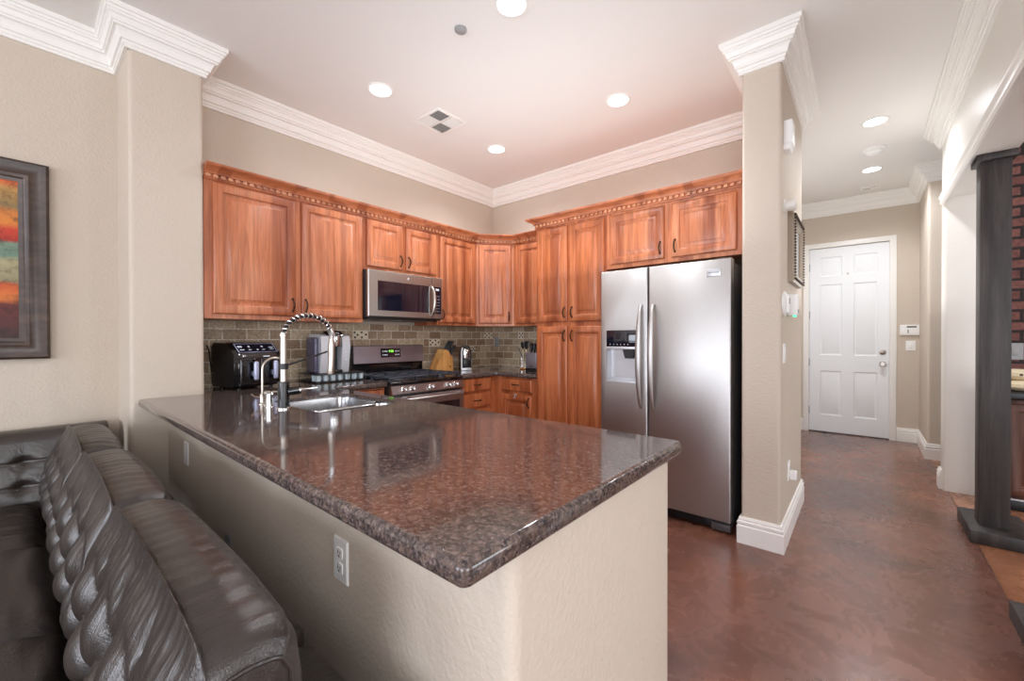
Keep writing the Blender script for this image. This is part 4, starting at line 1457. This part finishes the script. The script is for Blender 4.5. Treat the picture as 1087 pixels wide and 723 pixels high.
# ------------------------------------------------------------------ ceiling fittings
dl0 = None
def downlight(x, y, label, R_=0.088, power=DOWNLIGHT_W):
    global dl0
    if dl0 is None:
        t = thing('recessed_light', label, 'ceiling light', (x, y, ZC), 0, 'recessed ceiling lights')
        MB().loops([[(r * math.cos(2 * PI * k / 32), r * math.sin(2 * PI * k / 32), z) for k in range(32)] for r, z in ((R_, 0.0), (R_, -0.004), (R_ - 0.012, -0.010), (R_ - 0.018, -0.004), (R_ - 0.018, 0.0))]).build('trim_ring', 'trim_white', t)
        MB().lathe([(R_ - 0.020, 0.0), (R_ - 0.020, -0.003), (0.01, -0.004)], (0, 0, 0), 32).build('diffuser', 'lamp_glow', t)
        dl0 = t
    else:
        t = copy_tree(dl0)
        t.location = (x, y, ZC)
        t['label'] = label
    l = bpy.data.lights.new('recessed_bulb', 'SPOT')
    l.energy = power
    l.color = DOWNLIGHT_COL
    l.spot_size = math.radians(150)
    l.spot_blend = 0.6
    l.shadow_soft_size = 0.07
    o = bpy.data.objects.new('recessed_bulb', l)
    COL.objects.link(o)
    o.location = (0, 0, -0.03)
    o.parent = t
    return t
downlight(-2.634, 1.678, 'round recessed ceiling light left of the square ceiling vent')
downlight(-1.401, 2.891, 'round recessed ceiling light nearest the refrigerator')
downlight(-2.631, 2.902, 'round recessed ceiling light nearest the kitchen corner')
downlight(-1.43, 1.698, 'recessed ceiling light cut by the top edge of the photo')
downlight(0.068, 4.532, 'nearer of the two recessed lights in the hall ceiling', power=30)
downlight(0.062, 5.80, 'farther of the two recessed lights in the hall ceiling', power=30)
o = MB().lathe([(0.034, 0), (0.034, -0.010), (0.028, -0.014)], (0, 0, 0), 24).build('sprinkler_cover', 'plastic_gray')
o.location = (-1.77, 1.649, ZC)
tag(o, 'small flat round grey sprinkler cover on the kitchen ceiling', 'sprinkler cover')
t = thing('smoke_detector', 'round white smoke detector between the two hall ceiling lights', 'smoke detector', (0.072, 5.19, ZC))
MB().lathe([(0.085, 0), (0.085, -0.012), (0.072, -0.02), (0.070, -0.020)], (0, 0, 0), 32).build('base_plate', 'plastic_white', t)
MB().lathe([(0.060, -0.018), (0.062, -0.034), (0.045, -0.052), (0.02, -0.056)], (0, 0, 0), 32).build('housing', 'plastic_white', t)
def vent(label, x0, x1, y0_, y1_, four=True):
    t = thing('ceiling_vent', label, 'air vent', ((x0 + x1) / 2, (y0_ + y1_) / 2, ZC))
    w, d = (x1 - x0) / 2, (y1_ - y0_) / 2
    f = MB()
    q = 0.022
    f.box(-w, w, -d, -d + q, -0.008, 0, 0.002); f.box(-w, w, d - q, d, -0.008, 0, 0.002)
    f.box(-w, -w + q, -d + q, d - q, -0.008, 0, 0.002); f.box(w - q, w, -d + q, d - q, -0.008, 0, 0.002)
    f.box(-w + q, w - q, -0.006, 0.006, -0.007, 0); f.box(-0.006, 0.006, -d + q, d - q, -0.0075, 0)
    f.build('frame', 'trim_white', t)
    MB().box(-w + q, w - q, -d + q, d - q, -0.0015, 0).build('duct_shadow', 'vent_shadow', t)
    lv = MB()
    n = max(2, int((d - q) / 0.018))
    for sx in (-1, 1):
        for sy in (-1, 1):
            for k in range(n):
                if (sx * sy) > 0:
                    c = sy * (0.012 + (d - q - 0.014) * (k + 0.5) / n)
                    a, b_ = sorted((sx * 0.008, sx * (w - q)))
                    lv.loops([[(xx, c - 0.005, -0.002), (xx, c + 0.004, -0.009), (xx, c + 0.005, -0.008), (xx, c - 0.004, -0.0015)] for xx in (a, b_)])
                else:
                    c = sx * (0.012 + (w - q - 0.014) * (k + 0.5) / n)
                    a, b_ = sorted((sy * 0.008, sy * (d - q)))
                    lv.loops([[(c - 0.005, yy, -0.002), (c + 0.004, yy, -0.009), (c + 0.005, yy, -0.008), (c - 0.004, yy, -0.0015)] for yy in (a, b_)])
    lv.build('louvers', 'trim_white', t)
vent('square four-way air vent in the kitchen ceiling', -2.80, -2.50, 2.09, 2.39)
vent('small air vent in the hall ceiling before the front door', -0.03, 0.15, 6.43, 6.56)

# ------------------------------------------------------------------ front door
t = thing('door_1', 'x', 'x', (-0.56, YF, 0))
del t['label']
del t['category']
t['kind'] = 'structure'
DW, DH = 0.803, 2.425
db = MB()
xs = [(0.118, 0.346), (0.465, 0.691)]
zs = [(0.228, 0.812), (1.02, 1.945), (2.055, 2.305)]
# front skin with six recessed panels
xc = [0.003, xs[0][0], xs[0][1], xs[1][0], xs[1][1], DW - 0.003]
zc = [0.012, zs[0][0], zs[0][1], zs[1][0], zs[1][1], zs[2][0], zs[2][1], DH]
yf = 0.012
for i in range(5):
    for j in range(7):
        if i in (1, 3) and j in (1, 3, 5):
            x0, x1, z0, z1 = xc[i], xc[i + 1], zc[j], zc[j + 1]
            R_ = [[(x0 + a, yf + d_, z0 + a), (x1 - a, yf + d_, z0 + a), (x1 - a, yf + d_, z1 - a), (x0 + a, yf + d_, z1 - a)] for a, d_ in ((0, 0), (0.008, 0.010), (0.016, 0.011), (0.040, 0.003), (0.044, 0.002))]
            db.loops(R_, cap0=False)
        else:
            db.face([(xc[i], yf, zc[j]), (xc[i + 1], yf, zc[j]), (xc[i + 1], yf, zc[j + 1]), (xc[i], yf, zc[j + 1])])
db.box(xc[0], xc[-1], yf + 0.014, yf + 0.045, zc[0], zc[-1])
for (a, b_, c_, d_) in ((xc[0], xc[0] + 0.001, zc[0], zc[-1]), (xc[-1] - 0.001, xc[-1], zc[0], zc[-1])):
    db.box(a, b_, yf, yf + 0.03, c_, d_)
db.build('door_leaf', 'door_white', t, flip=False)
kn_ = MB()
kn_.lathe([(0.032, yf), (0.032, yf - 0.008), (0.012, yf - 0.012), (0.011, yf - 0.035), (0.024, yf - 0.042), (0.029, yf - 0.055), (0.022, yf - 0.068)], (0.742, 0, 0.925), 24, 'y')
kn_.build('door_knob', 'satin_nickel', t)
MB().lathe([(0.031, yf), (0.031, yf - 0.010), (0.022, yf - 0.016)], (0.742, 0, 1.068), 24, 'y').build('deadbolt', 'satin_nickel', t)
MB().lathe([(0.012, yf), (0.012, yf - 0.005)], (0.405, 0, 2.07), 16, 'y').build('peephole', 'satin_nickel', t)
for z in (0.28, 0.92, 1.55, 2.18):
    MB().cyl((0.001, yf - 0.006, z - 0.05), (0.001, yf - 0.006, z + 0.05), 0.007, None, 10).build('hinge', 'plastic_gray', t)
MB().box(0.0, DW, -0.01, 0.14, 0.0, 0.012).build('threshold', 'frame_wood', t)
cs = MB()
path = [(0, 0), (0, DH + 0.005), (DW, DH + 0.005), (DW, 0)]
prof_c = [(0.0, 0.0), (0.0, 0.016), (0.014, 0.020), (0.050, 0.014), (0.062, 0.010), (0.064, 0.0)]
rings = []
for (x, z, sx, sz) in ((0, 0, -1, 0), (0, DH + 0.005, -1, 1), (DW, DH + 0.005, 1, 1), (DW, 0, 1, 0)):
    rings.append([(x + sx * o_, -y_, z + sz * o_) for o_, y_ in prof_c])
cs.loops(rings)
struct(rebase(cs.move(Matrix.Translation((-0.56, YF, 0))).build('trim_8', 'trim_white'), (-0.56, YF, 0)))
# door jamb lining
jb = MB()
jb.box(-0.562, -0.5585, YF, YF + 0.12, 0, 2.43); jb.box(0.2405, 0.245, YF, YF + 0.12, 0, 2.43)
struct(jb.build('trim_9', 'trim_white'))
# alarm keypad and switch beside the door
t = thing('alarm_keypad', 'white alarm keypad with dark display beside the front door', 'alarm keypad', (0.42, YF, 1.275))
MB().box(-0.085, 0.085, -0.028, 0, 0, 0.125, 0.006, 3).build('case', 'plastic_white', t)
MB().box(-0.025, 0.060, -0.0295, -0.027, 0.092, 0.108).build('screen', 'plastic_dark', t)
MB().box(-0.020, -0.008, -0.0295, -0.027, 0.025, 0.065).build('key_column', 'plastic_gray', t)
plate('white double light switch below the alarm keypad by the front door', (0.430, YF, 1.150), 0, w=0.085, kind='switch')

# ------------------------------------------------------------------ painting
t = thing('framed_painting', 'large abstract painting of red and orange bands in a dark frame', 'painting', (XL, -0.48, 1.14), R90)
frame_sweep(1.20, 1.06, [(0, 0), (0, 0.030), (0.012, 0.038), (0.03, 0.030), (0.055, 0.026), (0.075, 0.036), (0.088, 0.030), (0.095, 0.018), (0.112, 0.014), (0.112, 0)], 'frame_wood', t, 'frame')
cv = MB().box(-0.495, 0.495, -0.012, -0.004, 0, 0.85).build('canvas', 'abstract_canvas', t)
cv.location = (0, 0, 0.105)


# ------------------------------------------------------------------ leather sectional
def crom(P_, n):
    """closed catmull-rom"""
    out = []
    m_ = len(P_)
    for i in range(m_):
        p0, p1, p2, p3 = [np.array(P_[(i + k) % m_], float) for k in (-1, 0, 1, 2)]
        for j in range(n):
            t_ = j / n
            out.append(0.5 * ((2 * p1) + (-p0 + p2) * t_ + (2 * p0 - 5 * p1 + 4 * p2 - p3) * t_ ** 2 + (-p0 + 3 * p1 - 3 * p2 + p3) * t_ ** 3))
    return np.array(out)


def back_cushion(x0, x1, parent, seed, zadd=0.0):
    """tufted box cushion in world coordinates; runs along X and faces -Y"""
    rng = np.random.RandomState(seed)
    ph = rng.rand(12) * 6.28
    front = crom([(0.115, 0.462), (0.075, 0.48), (0.070, 0.54), (0.088, 0.63), (0.118, 0.72), (0.146, 0.778), (0.163, 0.800)], 9)[:6 * 9 + 1]
    strip = [(0.166, 0.801), (0.190, 0.808), (0.228, 0.812), (0.265, 0.806), (0.283, 0.797), (0.289, 0.792)]
    rear = [(0.302, 0.765), (0.310, 0.70), (0.312, 0.60), (0.305, 0.50), (0.290, 0.462), (0.21, 0.458)]
    strip = np.array([np.interp(np.linspace(0, 5, 21), range(6), [p[k] for p in strip]) for k in (0, 1)]).T
    C = np.vstack([front, strip, np.array(rear)])
    NF, NS = len(front), len(strip)
    NV, NU = len(C), 120
    L = x1 - x0
    seg = np.r_[0, np.cumsum(np.linalg.norm(np.diff(front, axis=0), axis=1))]
    Lf = seg[-1]
    T = np.roll(C, -1, axis=0) - np.roll(C, 1, axis=0)
    T /= np.linalg.norm(T, axis=1)[:, None]
    Nn = np.stack([-T[:, 1], T[:, 0]], 1)
    if np.mean(np.sum((C - C.mean(0)) * Nn, 1)) < 0:
        Nn = -Nn
    px = L / max(1, round(L / 0.190))      # button pitch along the row
    pv = 0.100                             # distance between rows
    v0 = 0.045
    vtop = v0 + 2 * pv
    verts = np.zeros((NU + 1, NV, 3))
    cy, cz = 0.19, 0.63
    for i in range(NU + 1):
        u = i / NU
        e = abs(2 * u - 1)
        ee = max(0.0, (e - 0.86) / 0.14)
        s = math.sqrt(max(0.0, 1 - ee ** 2.6))
        s = 0.80 + 0.20 * s
        x = u * L
        for j in range(NV):
            py, pz = C[j]
            d = 0.0
            if j < NF:
                v = seg[j]
                if v < vtop + 0.11:
                    a_ = ((x / px) + (v - v0) / (2 * pv)) * PI
                    b_ = ((x / px) - (v - v0) / (2 * pv)) * PI
                    puff = (abs(math.sin(a_)) * abs(math.sin(b_))) ** 0.55
                else:
                    puff = 0
                # above the last row the folds run straight up to the seam
                up = abs(math.sin(PI * x / px)) ** 0.6
                w = min(1.0, max(0.0, (v - vtop - 0.02) / 0.07))
                fade = max(0.0, 1 - max(0.0, v - vtop) / (Lf - vtop))
                h = puff * (1 - w) + w * (0.62 + (up - 0.62) * fade ** 1.6)
                d = (h - 0.75) * 0.034
                row = round((v - v0) / pv)
                if 0 <= row <= 2:
                    ox = 0.5 if row % 2 else 0.0
                    q = ((x / px) - ox) % 1.0
                    q = min(q, 1 - q) * px
                    d -= 0.024 * math.exp(-(q * q + (v - v0 - row * pv) ** 2) / 0.0006)
                d += 0.0012 * (v / Lf) ** 2 * math.sin(x * 230 + 3 * math.sin(x * 21 + ph[7]))
                d += 0.0008 * math.sin(x * 105 + 5 * math.sin(v * 17 + ph[0]) + 2 * math.sin(x * 13 + ph[6])) * (0.3 + v / Lf)
                d *= min(1.0, (NF - 1 - j) / 6.0) * min(1.0, j / 3.0) * (1 - ee)
            elif j < NF + NS:
                k = (j - NF) / (NS - 1)
                env = math.sin(PI * k) ** 0.5
                d = env * (0.0012 * math.sin(x * 120 + 2.5 * math.sin(k * 4 + ph[3]) + ph[4]) + 0.0022 * math.sin(x * 31 + k * 2 + ph[5]))
                if j in (NF, NF + NS - 1):
                    d = -0.002
            y_ = py + Nn[j][0] * d
            z_ = pz + Nn[j][1] * d + zadd
            y_ = cy + (y_ - cy) * s
            z_ = cz + (z_ - cz) * s + (0.012 - 0.030 * e ** 3) * max(0, (pz - 0.6) / 0.2)
            verts[i, j] = (x0 + x, y_, z_)
    mb = MB()
    mb.loops([[tuple(v) for v in verts[i]] for i in range(NU + 1)])
    o = mb.build('back_cushion', 'leather', parent, smooth=55, world=True)
    for jj in (NF, NF + NS - 1):
        pts = [tuple(verts[i, jj]) for i in range(0, NU + 1, 2)]
        MB().tube(pts, 0.0038, 6).build('piping', 'leather', o, world=True)
    # piping round the two end faces
    for i in (0, NU):
        pts = [tuple(verts[i, j]) for j in range(0, NV, 2)]
        MB().tube(pts, 0.0036, 6, closed=True).build('piping', 'leather', o, world=True)
    return o


def fix_child_world(o):
    pass


sec = thing('sectional_sofa', 'dark brown tufted leather sofa section backed against the peninsula half wall', 'sofa', (-2.0, 0.1, 0))
def seat_cushion(x0, x1, y0_, y1_, z0, z1, parent, seed, axis='x', mt='leather'):
    rng = np.random.RandomState(seed)
    ph = rng.rand(6) * 6.28
    N1, N2 = 60, 44
    mb = MB()
    top = []
    rings = []
    def pt(u, v):
        x = x0 + (x1 - x0) * u
        y = y0_ + (y1_ - y0_) * v
        eu, ev = abs(2 * u - 1), abs(2 * v - 1)
        s = ((1 - eu ** 10) * (1 - ev ** 10))
        s = max(s, 0) ** 0.4
        a, b_ = (x, y) if axis == 'x' else (y, x)
        w = 0.0035 * math.sin(b_ * 55 + 3 * math.sin(a * 5 + ph[0]) + ph[1]) + 0.0025 * math.sin(b_ * 96 + a * 11 + ph[2]) + 0.004 * math.sin(a * 7 + ph[3])
        return (x, y, z0 + 0.05 + (z1 - z0 - 0.05) * s + w * s)
    grid = [[pt(i / N1, j / N2) for i in range(N1 + 1)] for j in range(N2 + 1)]
    bm = mb.bm
    V = [[bm.verts.new(p) for p in r] for r in grid]
    for j in range(N2):
        for i in range(N1):
            bm.faces.new((V[j][i], V[j][i + 1], V[j + 1][i + 1], V[j + 1][i]))
    # skirt
    per = [V[0][i] for i in range(N1 + 1)] + [V[j][N1] for j in range(1, N2 + 1)] + [V[N2][i] for i in range(N1 - 1, -1, -1)] + [V[j][0] for j in range(N2 - 1, 0, -1)]
    low = [bm.verts.new((p.co.x, p.co.y, z0)) for p in per]
    n = len(per)
    for i in range(n):
        bm.faces.new((per[i], low[i], low[(i + 1) % n], per[(i + 1) % n]))
    bm.faces.new(low)
    return mb.build('seat_cushion', mt, parent, smooth=70, world=True)


# frame with low back rail and base
MB().box(-2.55, -1.045, -0.72, 0.50, 0.06, 0.26, 0.02, 3).build('base', 'leather', sec, world=True)
MB().box(-2.55, -1.045, 0.322, 0.460, 0.24, 0.540, 0.028, 4).build('back_rail', 'leather', sec, world=True)
for x0, x1, sd in ((-2.375, -1.565, 2),):
    back_cushion(x0, x1, sec, sd)
for x0, x1, sd in ((-2.55, -1.80, 4), (-1.795, -1.045, 5)):
    seat_cushion(x0, x1, -0.74, 0.10, 0.26, 0.455, sec, sd)
for x in (-2.45, -1.15):
    for y in (-0.62, 0.42):
        MB().cyl((x, y, 0), (x, y, 0.065), 0.02, 0.026, 12).build('leg', 'black_satin', sec, world=True)
sec2 = thing('sofa_chaise', 'near end unit of the brown leather sofa with one big tufted back cushion', 'sofa', (-0.8, 0.1, 0))
MB().box(-1.035, -0.60, -1.3, 0.485, 0.06, 0.26, 0.02, 3).build('base', 'leather', sec2, world=True)
MB().box(-1.035, -0.60, 0.322, 0.460, 0.24, 0.525, 0.035, 5).build('back_rail', 'leather', sec2, world=True)
back_cushion(-1.555, -0.70, sec2, 3)
seat_cushion(-1.035, -0.60, -1.3, 0.10, 0.26, 0.455, sec2, 6)
for x in (-0.95, -0.68):
    for y in (-1.2, 0.42):
        MB().cyl((x, y, 0), (x, y, 0.065), 0.02, 0.026, 12).build('leg', 'black_satin', sec2, world=True)

# section along the painting wall with buttoned flat back
sec3 = thing('sectional_sofa', 'dark brown leather sofa section with square-buttoned back under the painting', 'sofa', (-3.1, -0.9, 0))
MB().box(-3.425, -2.565, -2.2, 0.335, 0.06, 0.27, 0.02, 3).build('base', 'leather', sec3, world=True)
back_cushion(-3.135, -2.39, sec3, 1)
seat_cushion(-3.22, -2.56, -0.95, 0.085, 0.27, 0.450, sec3, 8, axis='y')
seat_cushion(-3.22, -2.56, -2.2, -0.96, 0.27, 0.450, sec3, 9, axis='y')
NY, NZ = 150, 50
ya, yb = -2.2, 0.335
mb = MB()
rings = []
for i in range(NY + 1):
    y = ya + (yb - ya) * i / NY
    ring = []
    for j in range(NZ + 1):
        v = j / NZ
        z = 0.42 + 0.345 * v
        x = -3.215 - 0.075 * v
        d = 0.0
        for rz in (0.50, 0.62):
            d -= 0.006 * math.exp(-((z - rz) / 0.006) ** 2)
        q = ((y - 0.02) / 0.30) % 1.0
        q = min(q, 1 - q) * 0.30
        d -= 0.004 * math.exp(-(q / 0.010) ** 2) * (1 if z < 0.68 else max(0, 1 - (z - 0.68) / 0.06))
        for rz in (0.50, 0.62):
            d -= 0.024 * math.exp(-((q / 0.028) ** 2 + ((z - rz) / 0.024) ** 2))
        e = max(0, v - 0.86) / 0.14
        x2 = x + d - 0.035 * e ** 2
        ring.append((x2, y, z))
    ring += [(-3.36, y, 0.772), (-3.425, y, 0.768), (-3.445, y, 0.745), (-3.445, y, 0.27), (-3.25, y, 0.27)]
    rings.append(ring)
mb.loops(rings)
mb.build('backrest', 'leather', sec3, smooth=70, world=True)
for k in range(8):
    for rz in (0.50, 0.62):
        yy = 0.02 - 0.30 * k
        bt = MB()
        bt.lathe([(0.012, 0.0), (0.010, 0.006), (0.003, 0.009)], (-3.215 - 0.075 * (rz - 0.42) / 0.345 - 0.040, yy, rz), 10, 'x')
        bt.build('button', 'leather', sec3, world=True)
for x in (-3.38, -2.68):
    for y in (-2.1, 0.2):
        MB().cyl((x, y, 0), (x, y, 0.065), 0.02, 0.026, 12).build('leg', 'black_satin', sec3, world=True)

# ------------------------------------------------------------------ posts in the side opening
po = thing('wooden_post', 'dark stained wooden post standing full height before the brick wall', 'post', (0.62, 3.93, 0))
MB().box(-0.067, 0.065, -0.06, 0.06, 0.078, 2.34, 0.005, 2).build('shaft', 'post_wood', po)
MB().box(-0.120, 0.16, -0.195, 0.27, 0.0, 0.080, 0.006, 2).build('plinth', 'post_wood', po)
MB().box(-0.088, 0.085, -0.09, 0.09, 2.338, 2.379, 0.005, 2).build('cap', 'post_wood', po)
p2 = copy_tree(po)
p2.location = (0.62, 2.58, 0)
p2['label'] = 'dark wooden post whose plinth corner shows at the bottom right edge'

# ------------------------------------------------------------------ bar cabinet by the brick wall
t = thing('bar_cabinet', 'rustic dark wood bar cabinet with thick black top before the brick wall', 'cabinet', (0.74, 4.62, 0))
MB().box(0.02, 1.60, 0.02, 0.40, 0.06, 0.80, 0.004).build('carcass', 'bar_wood', t)
MB().box(0.0, 1.62, 0.0, 0.405, 0.0, 0.075, 0.004).build('kickboard', 'black_satin', t)
MB().box(0.0, 1.62, -0.005, 0.02, 0.075, 0.085, 0.002).build('kick_molding', 'silver_paint', t)
MB().box(-0.01, 1.63, -0.02, 0.405, 0.80, 0.858, 0.012, 3).build('top', 'black_satin', t)
for k in range(3):
    mb = MB()
    raised_panel(mb, 0.06 + 0.51 * k, 0.53 + 0.51 * k, 0.11, 0.77, 0.02, t=0.018)
    mb.build('door', 'bar_wood', t)
def cream_bowl(x, y, z, label, s=1.0):
    o = MB().lathe([(0.03 * s, 0.0), (0.075 * s, 0.008), (0.098 * s, 0.030), (0.095 * s, 0.052), (0.07 * s, 0.070), (0.03 * s, 0.078)], (0, 0, 0), 26).build('cream_cushion', 'cream')
    bp2 = MB()
    bp2.lathe([(0.010, 0.0), (0.008, -0.006)], (0.0, -0.094 * s, 0.040), 12, 'y')
    b_ = bp2.build('button', 'bar_wood', o)
    o.location = (x, y, z)
    return tag(o, label, 'cushion')
cream_bowl(0.885, 4.72, 0.859, 'lower cream rounded pad on the rustic bar cabinet')
cream_bowl(0.872, 4.745, 0.938, 'upper cream rounded pad stacked on the bar cabinet', 0.85)
plate('dark grey switch plate on the red brick wall', (0.905, 5.03, 1.14), 0, kind='switch', mt='plastic_gray', w=0.09, h=0.13)
